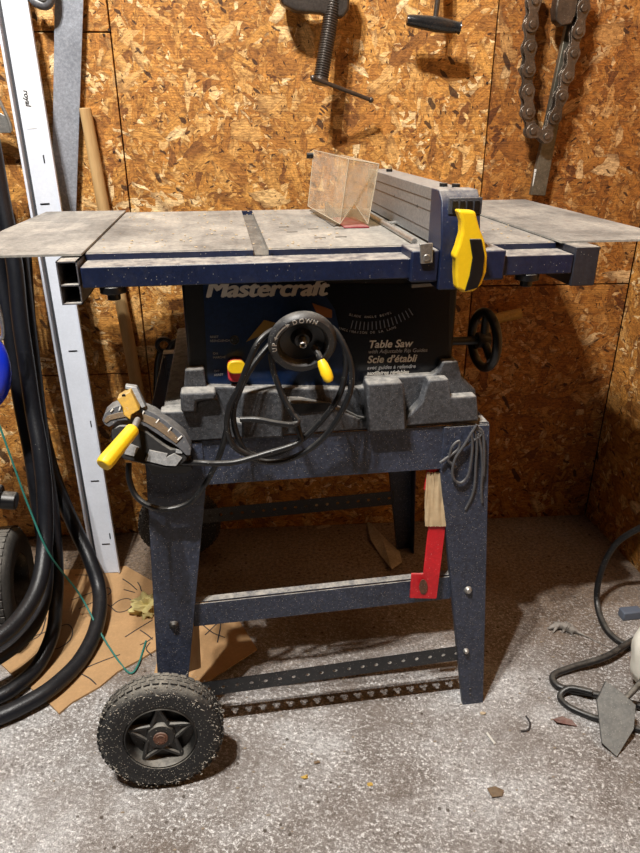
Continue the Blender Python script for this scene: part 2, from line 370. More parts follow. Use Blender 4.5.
# back wall: boards built flat (local x along the wall, local y up) so the board pattern lies in its own plane
def wall_matrix(): 
    ang = math.atan2(-0.07, 1.0)
    return Matrix.Translation((1.01, 1.555, 0)) @ Matrix.Rotation(ang, 4, 'Z') @ Matrix.Rotation(R(90), 4, 'X')
WM = wall_matrix()
bm = nb(); T = 0.012; g = 0.0016
xs = [-2.4, -1.216, -0.402, 0.0]
for (u0, u1, z0, z1) in [(-2.5, -1.216, 0, 0.475), (-2.5, -1.216, 0.475, 1.222), (-2.5, -1.216, 1.222, 2.4), (-1.216, -0.402, 0, 2.4), (-0.402, 0.0, 0, 0.682), (-0.402, 0.0, 0.682, 2.4)]:
    box(bm, u0 + g, u1 - g, z0 + g, z1 - g, -T, 0)
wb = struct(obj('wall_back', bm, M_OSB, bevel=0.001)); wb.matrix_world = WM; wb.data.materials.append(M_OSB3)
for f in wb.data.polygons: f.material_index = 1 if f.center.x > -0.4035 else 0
bm = nb(); box(bm, -2.5, 0.02, 0, 2.4, -0.03, -T - 0.0005)
wg = struct(obj('trim_1', bm, SEAM, smooth=False)); wg.matrix_world = WM
bm = nb(); box(bm, -1.5, -0.6, 0, 2.4, -T - 0.003, 0.0) if False else box(bm, -1.556, 0.6, 0, 2.4, -0.02, 0)
RWM = Matrix.Translation((1.012, 0, 0)) @ Matrix.Rotation(R(-90), 4, 'Z') @ Matrix.Rotation(R(90), 4, 'X')
wr = struct(obj('wall_right', bm, M_OSB2)); wr.matrix_world = RWM
# nail heads in the board joints
bm = nb()
for x, y in [(104, 35), (109, 30), (114, 152), (120, 160), (487, 83), (632, 300)]:
    p = onwall(x, y, 0.0)
    cyl(bm, p, p + Vector((0, -0.0015, 0)), 0.0028, 10)
struct(obj('trim_2', bm, SEAM))

# ------------------------------------------------------------------ table saw
TZ = 0.885
saw = thing('table_saw', 'dusty navy and black contractor table saw sitting on the blue-grey legged stand', 'table saw', (0.147, 1.2, 0.60))
bm = nb()      # main top, with a mitre slot cut out, built as boxes around the slot and the throat
SL0, SL1 = 0.044, 0.066; Y0, Y1 = 0.990, 1.462
TX0, TX1 = 0.196, 0.232; TY0, TY1 = 1.20, 1.40
for (a, b, c, d) in [(-0.190, SL0, Y0, Y1), (SL1, TX0, Y0, Y1), (TX1, 0.505, Y0, Y1), (TX0, TX1, Y0, TY0), (TX0, TX1, TY1, Y1)]:
    box(bm, a, b, c, d, TZ - 0.012, TZ)
obj('table_top', bm, M_TOP, saw)
bm = nb(); box(bm, SL0, SL1, Y0, Y1, TZ - 0.012, TZ - 0.009)
obj('mitre_slot', bm, worn('slot_dust', (0.05, 0.048, 0.045), .6, specks=.9, dust=.3), saw)
bm = nb(); f = [Vector((x, 0.984, z_)) for x, z_ in [(-0.190, TZ - .022), (.505, TZ - .022), (.505, TZ - .001), (SL1, TZ - .001), (SL1, TZ - .011), (SL0, TZ - .011), (SL0, TZ - .001), (-.190, TZ - .001)]]
prism(bm, f, [p + Vector((0, Y0 - .9842, 0)) for p in f]); obj('table_skirt', bm, NAVY, saw)
bm = nb(); box(bm, -0.190, 0.505, Y1, Y1 + 0.004, TZ - 0.03, TZ - 0.001); obj('table_skirt', bm, NAVY, saw)
bm = nb(); box(bm, 0.19, 0.245, 1.13, 1.42, TZ - 0.004, TZ + 0.0008) if False else None
bm = nb()
box(bm, TX0 + 0.014, TX1 + 0.022, 1.17, 1.30, TZ + 0.0002, TZ + 0.003); obj('throat_insert', bm, REDD, saw, bevel=0.001)
bm = nb()       # short slots and scratches punched in the top
for x, y in [(284, 227), (313, 229), (340, 229), (320, 238), (341, 237), (292, 232)]:
    p = at(x, y, Z=TZ); box(bm, p.x - 0.009, p.x + 0.009, p.y - 0.003, p.y + 0.003, TZ, TZ + 0.0006)
objs('slot_hole', bm, BLACK, saw)
bm = nb(); f = [at(x, y, Z=TZ + .0012) for x, y in [(309.5, 210), (314, 208), (340, 222.5), (334, 226.5)]]; prism(bm, f, [p - Vector((0, 0, .001)) for p in f]); obj('throat_slot', bm, BLACK, saw)
# extension wings
bm = nb(); plate(bm, [(-0.358, 1.215, TZ + 0.001), (-0.36, 0.96, TZ + 0.001), (-0.1903, 0.96, TZ + 0.001), (-0.1903, 1.462, TZ + 0.001), (-0.345, 1.462, TZ + 0.001)], 0.003)
lw = obj('extension_wing', bm, M_TOP, saw)
bm = nb(); plate(bm, [(0.5053, 0.967, TZ + 0.001), (0.70, 0.967, TZ + 0.001), (0.705, 1.55, TZ + 0.001), (0.5053, 1.55, TZ + 0.001)], 0.003)
obj('extension_wing', bm, M_TOP, saw)
bm = nb()       # left wing carrier: open two-cell channel
xa, xb, za, zb = -0.219, -0.192, 0.826, 0.884; t = 0.0018
for (a, b, c, d) in [(xa, xb, za, za + t), (xa, xb, zb - t, zb), (xa, xa + t, za, zb), (xb - t, xb, za, zb), (xa, xb, 0.851, 0.851 + t)]:
    box(bm, a, b, 0.932, 1.47, c, d)
obj('wing_bracket', bm, worn('bracket_paint', (0.09, 0.09, 0.10), 0.5, specks=0.6, dust=0.7), saw)
bm = nb(); box(bm, 0.510, 0.548, 0.930, 1.47, 0.829, 0.886); obj('wing_bracket', bm, worn('dark_bracket', (0.018, 0.02, 0.03), 0.4, specks=0.3, dust=0.7), saw, bevel=0.0015)
# rails
bm = nb(); box(bm, -0.1885, 0.5085, 0.930, 0.9836, 0.848, 0.876); obj('front_rail', bm, NAVY, saw, bevel=0.0015)
bm = nb(); box(bm, -0.1885, 0.5085, 1.468, 1.495, 0.848, 0.877); obj('rear_rail', bm, NAVY, saw, bevel=0.0015)
for xk in (-0.152, 0.447):
    bm = nb(); cyl(bm, (xk, 0.946, 0.848), (xk, 0.946, 0.838), 0.018, 16); cyl(bm, (xk, 0.946, 0.838), (xk, 0.946, 0.828), 0.009, 12)
    obj('rail_knob', bm, BLACK, saw, bevel=0.001)
# black housing and printed panel
bm = nb(); box(bm, -0.062, 0.358, 0.990, 1.42, 0.68, 0.873); obj('housing', bm, BLACK, saw, bevel=0.004)
HF = 0.9885
bm = nb(); slab_px(bm, [(203, 284), (318, 284), (335, 310), (352, 388), (208, 386)], HF, HF + 0.002); obj('control_panel', bm, LABELNAVY, saw)
bm = nb(); slab_px(bm, [(318.5, 284), (450, 284), (448, 366), (436, 373), (352.5, 388), (335.5, 310)], HF, HF + 0.002); lab = obj('printed_panel', bm, LABELBLK, saw)
HT = HF - 0.0006
bm = nb(); p = at(205, 297, Y=HT); add_text(bm, 'Mastercraft', 0.0345, facing(p, R(1.0)) @ Matrix.Diagonal((1.16, 1, 1, 1)), shear=0.25, spacing=0.97)
for dx, dz in ((.0022, 0), (-.0016, 0), (0.0008, .0010), (-.0006, -.0010)): add_text(bm, 'Mastercraft', 0.0345, facing(p + Vector((dx, -.00005 * (1 + dx * 900), dz)), R(1.0)) @ Matrix.Diagonal((1.16, 1, 1, 1)), shear=0.25, spacing=0.97)
l1 = obj('lettering', bm, LETTER, saw, smooth=False); 
def line(txt, x, y, size, mat, roll=0.8, **k):
    bm = nb(); add_text(bm, txt, size, facing(at(x, y, Y=HT), R(roll)), **k); return obj('lettering', bm, mat, saw, smooth=False)
line('Table Saw', 368, 348, 0.0172, LETTER, shear=0.22, bold=0.0003)
line('with Adjustable Rip Guides', 368, 353.5, 0.0088, LETTER2, shear=0.2)
line('Scie d\u2019\u00e9tabli', 367, 363, 0.0168, LETTER, shear=0.22, bold=0.0003)
line('avec guides \u00e0 refendre', 367, 369.5, 0.0088, LETTER2, shear=0.2)
line('auxiliaires r\u00e9glables', 367, 375, 0.0088, LETTER, shear=0.2, bold=0.0002)
for tx, x, y in [('RESET', 210, 338), ('R\u00c9ENCLENCHER', 210, 342), ('ON', 213, 354.5), ('MARCHE', 213, 358.5), ('OFF', 214, 372), ('ARR\u00caT', 214, 376)]:
    line(tx, x, y, 0.0048, LETTER2)
# blade-tilt scale: two arcs and lettering along them
def arc_text(bm, txt, c, rad, a0, da, size, Y, flip=False):
    for i, ch in enumerate(txt):
        a = a0 + da * i; p = Vector((c[0] + rad * math.cos(a), Y, c[1] + rad * math.sin(a)))
        if ch != ' ': add_text(bm, ch, size, facing(p, (math.pi / 2 - a) if not flip else (-math.pi / 2 - a)), align='CENTER')
cc = at(372, 250, Y=HT); cc = (cc.x, cc.z)
bm = nb(); arc_text(bm, 'BLADE ANGLE BEVEL', cc, 0.103, R(-108), R(2.3), 0.0052, HT, True); arc_text(bm, 'INCLINAISON DE LA LAME', cc, 0.128, R(-112), R(1.95), 0.0052, HT, True)
obj('lettering', bm, LETTER2, saw, smooth=False)
bm = nb()
for i in range(16):
    a = R(-104 + 3.2 * i); q = [Vector((cc[0] + r_ * math.cos(a + s_), HT, cc[1] + r_ * math.sin(a + s_))) for r_, s_ in ((0.109, -0.006), (0.122, -0.006), (0.122, 0.006), (0.109, 0.006))]
    plate(bm, q, 0.0004)
obj('bevel_scale', bm, LETTER3, saw, smooth=False)
bm = nb(); slab_px(bm, [(312, 303), (332, 310), (332, 318), (318, 316)], HT, HT + 0.0005); obj('orange_mark', bm, plain('orange_print', (0.22, 0.075, 0.01), 0.5), saw)
bm = nb(); slab_px(bm, [(246, 342), (264, 320), (276, 323), (266, 333)], HT, HT + 0.0005); obj('warning_mark', bm, plain('amber_print', (0.26, 0.15, 0.02), 0.5), saw)
bm = nb(); slab_px(bm, [(412, 284.5), (436, 283), (436, 286), (412, 288)], 0.975, 0.98); obj('rail_sticker', bm, plain('dull_sticker', (0.25, 0.23, 0.19), 0.6), saw)
# reset button, paddle switch
p = at(234.5, 340, Y=HF); bm = nb(); ring(bm, p, (0, 1, 0), 0.0058, 0.0014, 24, 8); cyl(bm, p + Vector((0, 0.001, 0)), p - Vector((0, 0.002, 0)), 0.0035, 14); obj('reset_button', bm, RIM, saw)
c = at(236, 370, Y=0.975)
def rounded(cx, cz, w_, h_, r_, n=5, tl=1.0):
    P = []
    for sx, sz, a0 in ((1, 1, 0), (-1, 1, 90), (-1, -1, 180), (1, -1, 270)):
        for k in range(n): a = R(a0 + 90 * k / (n - 1)); P.append((cx + sx * (w_ / 2 - r_) + r_ * math.cos(a), cz + sz * (h_ / 2 - r_) + r_ * math.sin(a)))
    return P
bm = nb(); P = rounded(c.x, c.z - 0.002, 0.026, 0.036, 0.009); prism(bm, [Vector((x, 0.975, z)) for x, z in P], [Vector((x, HF, z)) for x, z in P]); sw = obj('switch', bm, REDP, saw, bevel=0.002)
bm = nb(); P = rounded(c.x + 0.0008, c.z + 0.006, 0.0275, 0.021, 0.0095); prism(bm, [Vector((x, 0.968, z)) for x, z in P], [Vector((x, 0.976, z)) for x, z in P]); obj('switch_key', bm, YEL, sw, bevel=0.002)
# grey moulded base
bm = nb()
slab_px(bm, [(166, 443), (163, 409), (186, 406), (184, 386), (185, 370), (204, 369), (206, 387), (352, 389), (364, 388), (366, 379), (433, 375), (439, 371), (443, 362), (458, 361), (462, 378), (476, 390), (477, 418), (477, 421)], 0.974, 1.425)
obj('base', bm, BASE, saw, bevel=0.003)
bm = nb()
slab_px(bm, [(160, 444), (160, 412), (196, 411.5), (197, 401), (217, 398), (222, 408), (230, 420), (243, 424), (243, 400), (300, 401), (336, 408), (360, 420), (366, 421), (400, 423), (412, 413), (422, 402), (427, 385), (430, 380), (449, 379), (451, 398), (477, 396), (479, 419), (479, 421)], 0.955, 0.980)
obj('base_front', bm, BASE, saw, bevel=0.003)
for px in ([(180, 393), (216, 392), (216, 400), (197, 402), (196, 413), (181, 413)], [(241, 392), (280, 391), (284, 398), (284, 438), (242, 440)], [(367, 384), (402, 382), (405, 388), (407, 431), (368, 433)]):
    bm = nb(); slab_px(bm, px, 0.943, 0.972); obj('base_pad', bm, BASE, saw, bevel=0.004)
bm = nb(); p = at(172, 408, Y=1.0); cyl(bm, p, p + Vector((0, 0, 0.008)), 0.008, 6); obj('base_bolt', bm, RUST, saw)
bm = nb(); slab_px(bm, [(286, 404), (330, 403), (335, 410), (300, 414)], 0.9535, 0.956); obj('vent_recess', bm, BLACK, saw)
# front crank wheel
HC = at(303, 344.5, Y=0.915)
bm = nb(); Rw = 0.0545
lathe(bm, [(0.036, 0.010), (0.038, 0.001), (0.042, -0.003), (0.050, -0.003), (0.0545, 0.002), (0.0555, 0.008), (0.0535, 0.014), (0.040, 0.016), (0.036, 0.010)], HC, HC + Vector((0, 1, 0)), 64)
hw = obj('hand_wheel', bm, worn('wheel_black', (0.028, 0.028, 0.03), 0.42, specks=0.55, dust=0.3), saw)
bm = nb(); lathe(bm, [(0, 0.012), (0.012, 0.012), (0.018, 0.02), (0.037, 0.013), (0.037, 0.016), (0.0, 0.024)], HC, HC + Vector((0, 1, 0)), 48)
cyl(bm, HC + Vector((0, 0.02, 0)), HC + Vector((0, 0.08, 0)), 0.012)
obj('wheel_web', bm, BLACK, hw)
bm = nb(); lathe(bm, [(0.0035, 0.0), (0.0035, -0.004), (0.0055, -0.005), (0.0075, -0.002), (0.0075, 0.013)], HC + Vector((0, 0.002, 0)), HC + Vector((0, 1, 0)), 8); cyl(bm, HC + Vector((0, 0.003, 0)), HC + Vector((0, 0.006, 0)), 0.005); obj('hub_nut', bm, STEEL, hw)
kp = HC + Vector((0.026, -0.004, -0.020)); kd = Vector((0.30, -0.62, -0.62)).normalized()
bm = nb(); tube(bm, [HC + Vector((0.018, 0.01, -0.012)), kp, kp + kd * 0.014], 0.0055, 12, 4); obj('crank_stem', bm, RIM, hw)
bm = nb(); lathe(bm, [(0, 0.008), (0.006, 0.008), (0.0085, 0.016), (0.0098, 0.030), (0.0088, 0.041), (0.005, 0.046), (0, 0.047)], kp, kp + kd, 24); obj('crank_knob', bm, YEL, hw)
bm = nb(); yt = HC.y - 0.0034
for i, ch in enumerate('DOWN'):
    a = R(108 - 13.5 * i); p = Vector((HC.x + 0.0425 * math.cos(a), yt, HC.z + 0.0425 * math.sin(a))); add_text(bm, ch, 0.0105, facing(p, math.pi / 2 - a), align='CENTER', bold=0.0002)
for i, ch in enumerate('UP'):
    a = R(187 - 12 * i); p = Vector((HC.x + 0.0425 * math.cos(a), yt, HC.z + 0.0425 * math.sin(a))); add_text(bm, ch, 0.0105, facing(p, math.pi / 2 - a), align='CENTER', bold=0.0002)
pts = []
def pol(r_, a): return Vector((HC.x + r_ * math.cos(R(a)), yt, HC.z + r_ * math.sin(R(a))))
for a in range(126, 158, 4): plate(bm, [pol(0.0455, a), pol(0.0475, a), pol(0.0475, a + 4), pol(0.0455, a + 4)], 0.0003)
plate(bm, [pol(0.0435, 126), pol(0.0465, 119), pol(0.0495, 126)], 0.0003); plate(bm, [pol(0.0435, 158), pol(0.0495, 158), pol(0.0465, 165)], 0.0003)
obj('wheel_marking', bm, LETTER, hw, smooth=False)
hw.matrix_basis = Matrix.Translation(HC) @ Matrix.Rotation(R(17), 4, 'X') @ Matrix.Scale(0.9, 4) @ Matrix.Translation(-HC)
# side tilt wheel
SC = at(484, 340, X=0.415)
bm = nb(); ring(bm, SC, (1, 0.1, 0), 0.045, 0.0075, 48, 12)
for a in (90, 210, 330):
    cyl(bm, SC, SC + Vector((0, 0.045 * math.cos(R(a)), 0.045 * math.sin(R(a)))), 0.007, 10)
cyl(bm, SC - Vector((0.012, 0, 0)), SC + Vector((0.008, 0, 0)), 0.013, 20); sw2 = obj('side_wheel', bm, BLACK, saw)
bm = nb(); cyl(bm, SC, Vector((0.355, SC.y, SC.z)), 0.007); obj('side_shaft', bm, BLACK, saw)
# blade guard
GL = plain('guard_plastic', (0.86, 0.82, 0.74), 0.2)
def guard_mat():
    s = NT('clear_dusty_plastic'); n1 = s.noise(30, 5, 0.7)
    tr = s.n('ShaderNodeBsdfTransparent'); tr.inputs[0].default_value = (0.97, 0.92, 0.82, 1)
    mx = s.n('ShaderNodeMixShader'); out = s.t.nodes['Material Output']
    s.done(s.ramp(s.noise(60, 5, 0.8), [(0.3, (0.60, 0.52, 0.42)), (0.7, (0.80, 0.74, 0.64))]), 0.25, spec=0.5)
    s.l(s.ramp(n1, [(0.3, 0.13), (0.75, 0.38)]), mx.inputs[0]); s.l(tr.outputs[0], mx.inputs[1]); s.l(s.b.outputs[0], mx.inputs[2]); s.l(mx.outputs[0], out.inputs['Surface'])
    return s.m
GM = guard_mat()
bm = nb(); gz = TZ + 0.006
fy = at(342, 224, Z=gz).y
A = at(340, 224, Y=fy); B = at(349, 159, Y=fy - 0.012); Cc = at(379, 164, Y=fy - 0.012); D = at(368, 224, Y=fy)
by = fy + 0.20
A2 = at(308, 206, Y=by); B2 = at(314, 150, Y=by); C2 = at(341, 155, Y=by); D2 = at(333, 212, Y=by)
th = Vector((0.0022, 0, 0))
def pane(bm, q, tv): prism(bm, q, [p + tv for p in q])
pane(bm, [A, A2, B2, B], th); pane(bm, [D, D2, C2, Cc], -th)
pane(bm, [B + th, B2 + th, C2 - th, Cc - th], Vector((0, 0, -0.002)))
mid = (A + D) / 2 + Vector((0.0, 0, 0.034))
pane(bm, [B, Cc, D, D.lerp(mid, 0.35), mid, A.lerp(mid, 0.35), A], Vector((0, 0.002, 0)))
gd = obj('blade_guard', bm, GM, saw, bevel=0.0008)
bm = nb()
for q in ([A, B], [B, Cc], [Cc, D], [A, A2], [B, B2], [Cc, C2], [D, mid], [A, mid], [A2, B2]): tube(bm, q, 0.0007, 8, 0)
obj('guard_edge', bm, plain('guard_edge', (0.52, 0.45, 0.34), 0.25), gd)
bm = nb(); cyl(bm, B2 + Vector((-0.002, 0.002, -0.01)), B2 + Vector((-0.014, 0.002, -0.01)), 0.0055, 14); obj('guard_knob', bm, BLACK, gd)
bm = nb(); box(bm, 0.2105, 0.2145, 1.30, 1.40, TZ - 0.006, TZ + 0.02); obj('splitter', bm, STEEL, gd, bevel=0.0006)

# power cord
def cordpts(L, Y): return [at(p[0], p[1], Y=(p[2] if len(p) > 2 else Y)) for p in L]
z = lambda x, y: (210 + x / 4.267, 300 + y / 4.267)
def Z_(L, Y): return cordpts([(*z(a[0], a[1]), a[2] if len(a) > 2 else Y) for a in L], Y)
bm = nb()
tube(bm, Z_([(300, 118, .945), (250, 140, .935), (200, 190, .925), (160, 280, .92), (125, 370, .918), (85, 450, .918), (72, 540, .918), (100, 620, .918), (160, 660, .92), (230, 690, .922), (320, 685, .92), (420, 640, .917), (500, 570, .914), (565, 470, .912), (600, 380, .915), (602, 280, .925), (570, 190, .935), (520, 120, .945), (420, 75, .95)], .93), 0.0046, 12, 6)
tube(bm, Z_([(420, 80, .958), (300, 150, .955), (230, 220, .945), (170, 300, .936), (130, 380, .932), (100, 470, .93), (110, 560, .93), (150, 640, .93), (210, 665, .932), (300, 650, .93), (400, 590, .926), (480, 510, .922), (540, 430, .918), (570, 350, .922), (580, 260, .93), (565, 180, .94), (500, 110, .955)], .94), 0.0046, 12, 6)
tube(bm, Z_([(260, 230, .945), (270, 300, .944), (290, 360, .938), (320, 430, .930), (355, 490, .922), (380, 560, .916), (385, 600, .914), (340, 625, .912), (240, 655, .910), (120, 690, .91), (30, 698, .91), (-40, 695, .912), (-120, 695, .93)], .93), 0.0046, 12, 6)
tube(bm, Z_([(130, 510, .916), (200, 510, .910), (280, 525, .906), (345, 532, .905), (375, 520, .908), (355, 490, .913)], .91), 0.0044, 12, 6)
zc = lambda x, y: (110 + x / 4.267, 430 + y / 4.267)
tube(bm, [at(*zc(a, b), Y=c) for a, b, c in [(500, -10, .925), (480, 70, .93), (450, 150, .93), (400, 240, .93), (340, 310, .93), (250, 338, .93), (170, 325, .93), (110, 280, .94), (82, 210, .95), (80, 140, .96)]], 0.0046, 12, 6)
obj('power_cord', bm, CORD, saw)

# ------------------------------------------------------------------ rip fence
fn = thing('rip_fence', 'silver aluminium rip fence with yellow cam lever lying across the saw table', 'rip fence', (0.33, 0.95, TZ))
bm = nb(); box(bm, 0.306, 0.352, 0.985, 1.44, TZ + 0.0035, 0.965)
obj('fence_bar', bm, ALU, fn, bevel=0.0012)
for zz in (0.905, 0.932, 0.948):
    bm = nb(); box(bm, 0.3055, 0.3061, 0.986, 1.44, zz, zz + 0.0011); obj('fence_groove', bm, DARKSTEEL, fn)
bm = nb()
for x, y in [(417, 206), (394, 196), (431, 222)]: p = at(x, y, X=0.3055); cyl(bm, p, p + Vector((0.002, 0, 0)), 0.0024, 10)
objs('bolt_hole', bm, BLACK, fn)
bm = nb()
for yy in (1.35, 1.01, 1.03): cyl(bm, (0.329, yy, 0.965), (0.329, yy, 0.970), 0.006, 14) if yy != 1.03 else cyl(bm, (0.343, 0.995, 0.965), (0.343, 0.995, 0.970), 0.006, 14)
objs('fence_bolt', bm, BLACK, fn)
bm = nb()
prism(bm, [Vector((0.303, y, zz)) for y, zz in [(0.985, 0.966), (0.950, 0.966), (0.935, 0.952), (0.922, 0.90), (0.920, 0.832), (0.965, 0.832), (0.985, 0.888)]],
      [Vector((0.360, y, zz)) for y, zz in [(0.985, 0.966), (0.950, 0.966), (0.935, 0.952), (0.922, 0.90), (0.920, 0.832), (0.965, 0.832), (0.985, 0.888)]])
obj('fence_head', bm, NAVY, fn, bevel=0.002)
bm = nb(); box(bm, 0.262, 0.303, 0.924, 0.985, 0.843, TZ + 0.003); box(bm, 0.360, 0.402, 0.924, 0.985, 0.843, TZ + 0.001)
objs('fence_arm', bm, NAVY, fn, bevel=0.003)
bm = nb(); slab_px(bm, [(420, 244), (433, 243), (433, 263), (421, 264)], 0.9195, 0.924); p = at(427, 258, Y=0.918); cyl(bm, p, p + Vector((0, 0.004, 0)), 0.005, 12); obj('adjuster', bm, STEEL, fn, bevel=0.0008)
bm = nb()      # slotted grille on the head
box(bm, 0.3125, 0.3605, 0.929, 0.934, 0.935, 0.957)
gr = obj('head_grille', bm, worn('grille_grey', (0.05, 0.055, 0.07), 0.45, specks=0.3), fn, bevel=0.001)
bm = nb()
for k in range(4): box(bm, 0.3175 + k * 0.0105, 0.3245 + k * 0.0105, 0.9275, 0.9292, 0.939, 0.953)
objs('grille_slot', bm, BLACK, gr)
bm = nb()
slab_px(bm, [(458, 210), (476, 211), (477, 216), (480, 228), (485, 240), (488, 256), (487, 272), (482, 285), (474, 292), (464, 293), (457, 289), (456, 275), (456, 260), (454, 257), (458, 247), (462, 233), (462, 222)], 0.900, 0.920)
cam_l = obj('cam_lever', bm, YEL, fn, bevel=0.004, seg=3)
bm = nb(); slab_px(bm, [(470, 239), (482, 239), (485, 255), (483, 275), (478, 288), (465, 292), (470, 276), (473, 258)], 0.8975, 0.902); obj('grip_pad', bm, BLACK, cam_l, bevel=0.0015)
bm = nb(); tube(bm, [(0.284, 0.99, TZ + 0.005), (0.284, 1.43, TZ + 0.005)], 0.0045, 12, 0); tube(bm, [(0.284, 1.19, TZ + 0.005), (0.306, 1.19, TZ + 0.006)], 0.003, 8, 0); obj('guide_rod', bm, STEEL, fn)

# ------------------------------------------------------------------ stand
st = thing('saw_stand', 'blue-grey sheet metal saw stand with splayed legs and wheels on its left side', 'stand', (0.147, 1.2, 0))
bm = nb(); x0, x1, yf, ybk = -0.140, 0.419, 0.962, 1.43
for q in ([(x0, yf, .518), (x1, yf, .518), (x1, yf, .598), (x0, yf, .598)], [(x0, ybk, .518), (x1, ybk, .518), (x1, ybk, .598), (x0, ybk, .598)], [(x0, yf, .518), (x0, ybk, .518), (x0, ybk, .598), (x0, yf, .598)], [(x1, yf, .518), (x1, ybk, .518), (x1, ybk, .598), (x1, yf, .598)],
          [(x0, yf, .598), (x1, yf, .598), (x1, yf + .03, .598), (x0, yf + .03, .598)], [(x0, ybk - .03, .598), (x1, ybk - .03, .598), (x1, ybk, .598), (x0, ybk, .598)]):
    plate(bm, q, 0.002)
obj('top_frame', bm, STAND, st, bevel=0.0008)
def leg(ft, sx):     # ft = front (True) or rear; sx = -1 left, 1 right
    bm = nb(); c = 0.147
    yt_, yb_ = (0.958, 0.928) if ft else (1.436, 1.468); s_ = 1 if ft else -1
    zb_ = 0.0 if sx > 0 else 0.075
    f = (0.6 - zb_) / 0.6
    to_ = 0.284 if sx < 0 else 0.274; ot, ob = to_, to_ + (0.314 - to_) * f; it, ib = 0.196, 0.196 + (0.272 - 0.196) * f
    yb2 = yt_ + (yb_ - yt_) * f
    q = [(c + sx * ot, yt_, 0.596), (c + sx * ob, yb2, zb_), (c + sx * ib, yb2, zb_), (c + sx * it, yt_, 0.515), (c + sx * it, yt_, 0.596)]
    a = [Vector(p) for p in q]; prism(bm, a, [p + Vector((0, 0.0025 * s_, 0)) for p in a])
    q = [Vector((c + sx * ot, yt_, 0.596)), Vector((c + sx * ob, yb2, zb_)), Vector((c + sx * ob, yb2 + 0.03 * s_, zb_)), Vector((c + sx * ot, yt_ + 0.05 * s_, 0.596))]
    prism(bm, q, [p + Vector((-0.0025 * sx, 0, 0)) for p in q])
    q = [Vector((c + sx * it, yt_, 0.515)), Vector((c + sx * ib, yb2, zb_)), Vector((c + sx * ib, yb2 + 0.012 * s_, zb_)), Vector((c + sx * it, yt_ + 0.015 * s_, 0.515))]
    prism(bm, q, [p + Vector((0.002 * sx, 0, 0)) for p in q])
    return obj('leg', bm, STAND, st, bevel=0.0008)
for ft in (True, False):
    for sx in (-1, 1):
        lg = leg(ft, sx)
        if ft:
            for (x, y, rr) in ([(174, 625, .0085)] if sx < 0 else [(468, 590, .0075), (466, 651, .0055)]):
                bm = nb(); p = at(x, y, Y=0.941 if y < 640 else 0.9325); lathe(bm, [(0, -0.006), (rr * 0.6, -0.005), (rr, -0.001), (rr, 0.002)], p, p + Vector((0, 1, 0)), 18); obj('rivet', bm, STEEL if sx > 0 else RIM, lg)
            if sx > 0:
                bm = nb()
                for x, y in ((466, 612), (466, 618), (470, 689), (470, 694)): p = at(x, y, Y=0.930 if y > 650 else 0.944); cyl(bm, p, p - Vector((0, 0.002, 0)), 0.0022, 8)
                objs('bolt_hole', bm, BLACK, lg)
# mid brace, front, rear
bm = nb()
f0 = at(192, 607, Y=.956); f1 = at(452, 578, Y=.956)
plate(bm, [(f0.x, .956, .238), (f1.x, .956, .246), (f1.x, .956, .296), (f0.x, .956, .286)], 0.002); plate(bm, [(f0.x, .958, .286), (f1.x, .958, .296), (f1.x, .972, .296), (f0.x, .972, .286)], 0.002)
obj('mid_brace', bm, STAND, st)
def perf(bm, a, b, h, n, nor, hole=0.0042, upv=(0, 0, 1)):
    """thin strip with round holes"""
    a = Vector(a); b = Vector(b); d = (b - a).normalized(); L = (b - a).length / n; up = Vector(upv); nv = Vector(nor)
    for i in range(n):
        c = a + d * (L * (i + 0.5)); N = 12
        for off in (0, 0.0018):
            hp = [bm.verts.new(c + d * (hole * math.cos(2 * math.pi * k / N)) + up * (hole * math.sin(2 * math.pi * k / N)) + nv * off) for k in range(N)]
            op = []
            for k in range(N):
                ca, sa = math.cos(2 * math.pi * k / N), math.sin(2 * math.pi * k / N)
                m = min((L / 2) / max(1e-6, abs(ca)), (h / 2) / max(1e-6, abs(sa)))
                op.append(bm.verts.new(c + d * (m * ca) + up * (m * sa) + nv * off))
            corners = {}
            for k in range(N):
                a0, a1 = 2 * math.pi * k / N, 2 * math.pi * (k + 1) / N; t0 = math.atan2(h, L)
                cs = [t for t in (t0, math.pi - t0, math.pi + t0, 2 * math.pi - t0) if a0 < t < a1]
                if cs:
                    t = cs[0]; m = min((L / 2) / abs(math.cos(t)), (h / 2) / abs(math.sin(t))); cv = bm.verts.new(c + d * (m * math.cos(t)) + up * (m * math.sin(t)) + nv * off)
                    bm.faces.new((hp[k], op[k], cv, op[(k + 1) % N], hp[(k + 1) % N]))
                else: bm.faces.new((hp[k], op[k], op[(k + 1) % N], hp[(k + 1) % N]))
bm = nb(); perf(bm, (-0.085, 0.9385, 0.102), (0.412, 0.9385, 0.126), 0.034, 19, (0, 1, 0)); fl_ = nb(); perf(fl_, (-0.085, 0.9555, 0), (0.412, 0.9555, 0), 0.031, 19, (0, 0, 1), upv=(0, 1, 0)); 
for v in fl_.verts: v.co.z += 0.0855 + (v.co.x + .085) / .497 * .024
fl_me = bpy.data.meshes.new('x'); fl_.to_mesh(fl_me); bm.from_mesh(fl_me); fl_.free(); bmesh.ops.remove_doubles(bm, verts=bm.verts, dist=0.0002)
obj('perforated_brace', bm, worn('dark_strip', (0.02, 0.022, 0.026), 0.5, specks=0.6, dust=0.5), st)
bm = nb(); r0 = at(205, 522, Y=1.44); r1 = at(395, 503, Y=1.44); perf(bm, (-0.11, 1.446, r0.z + 0.012), (0.40, 1.446, r1.z + 0.012), 0.04, 19, (0, 1, 0))
obj('perforated_brace', bm, MATS['dark_strip'], st)

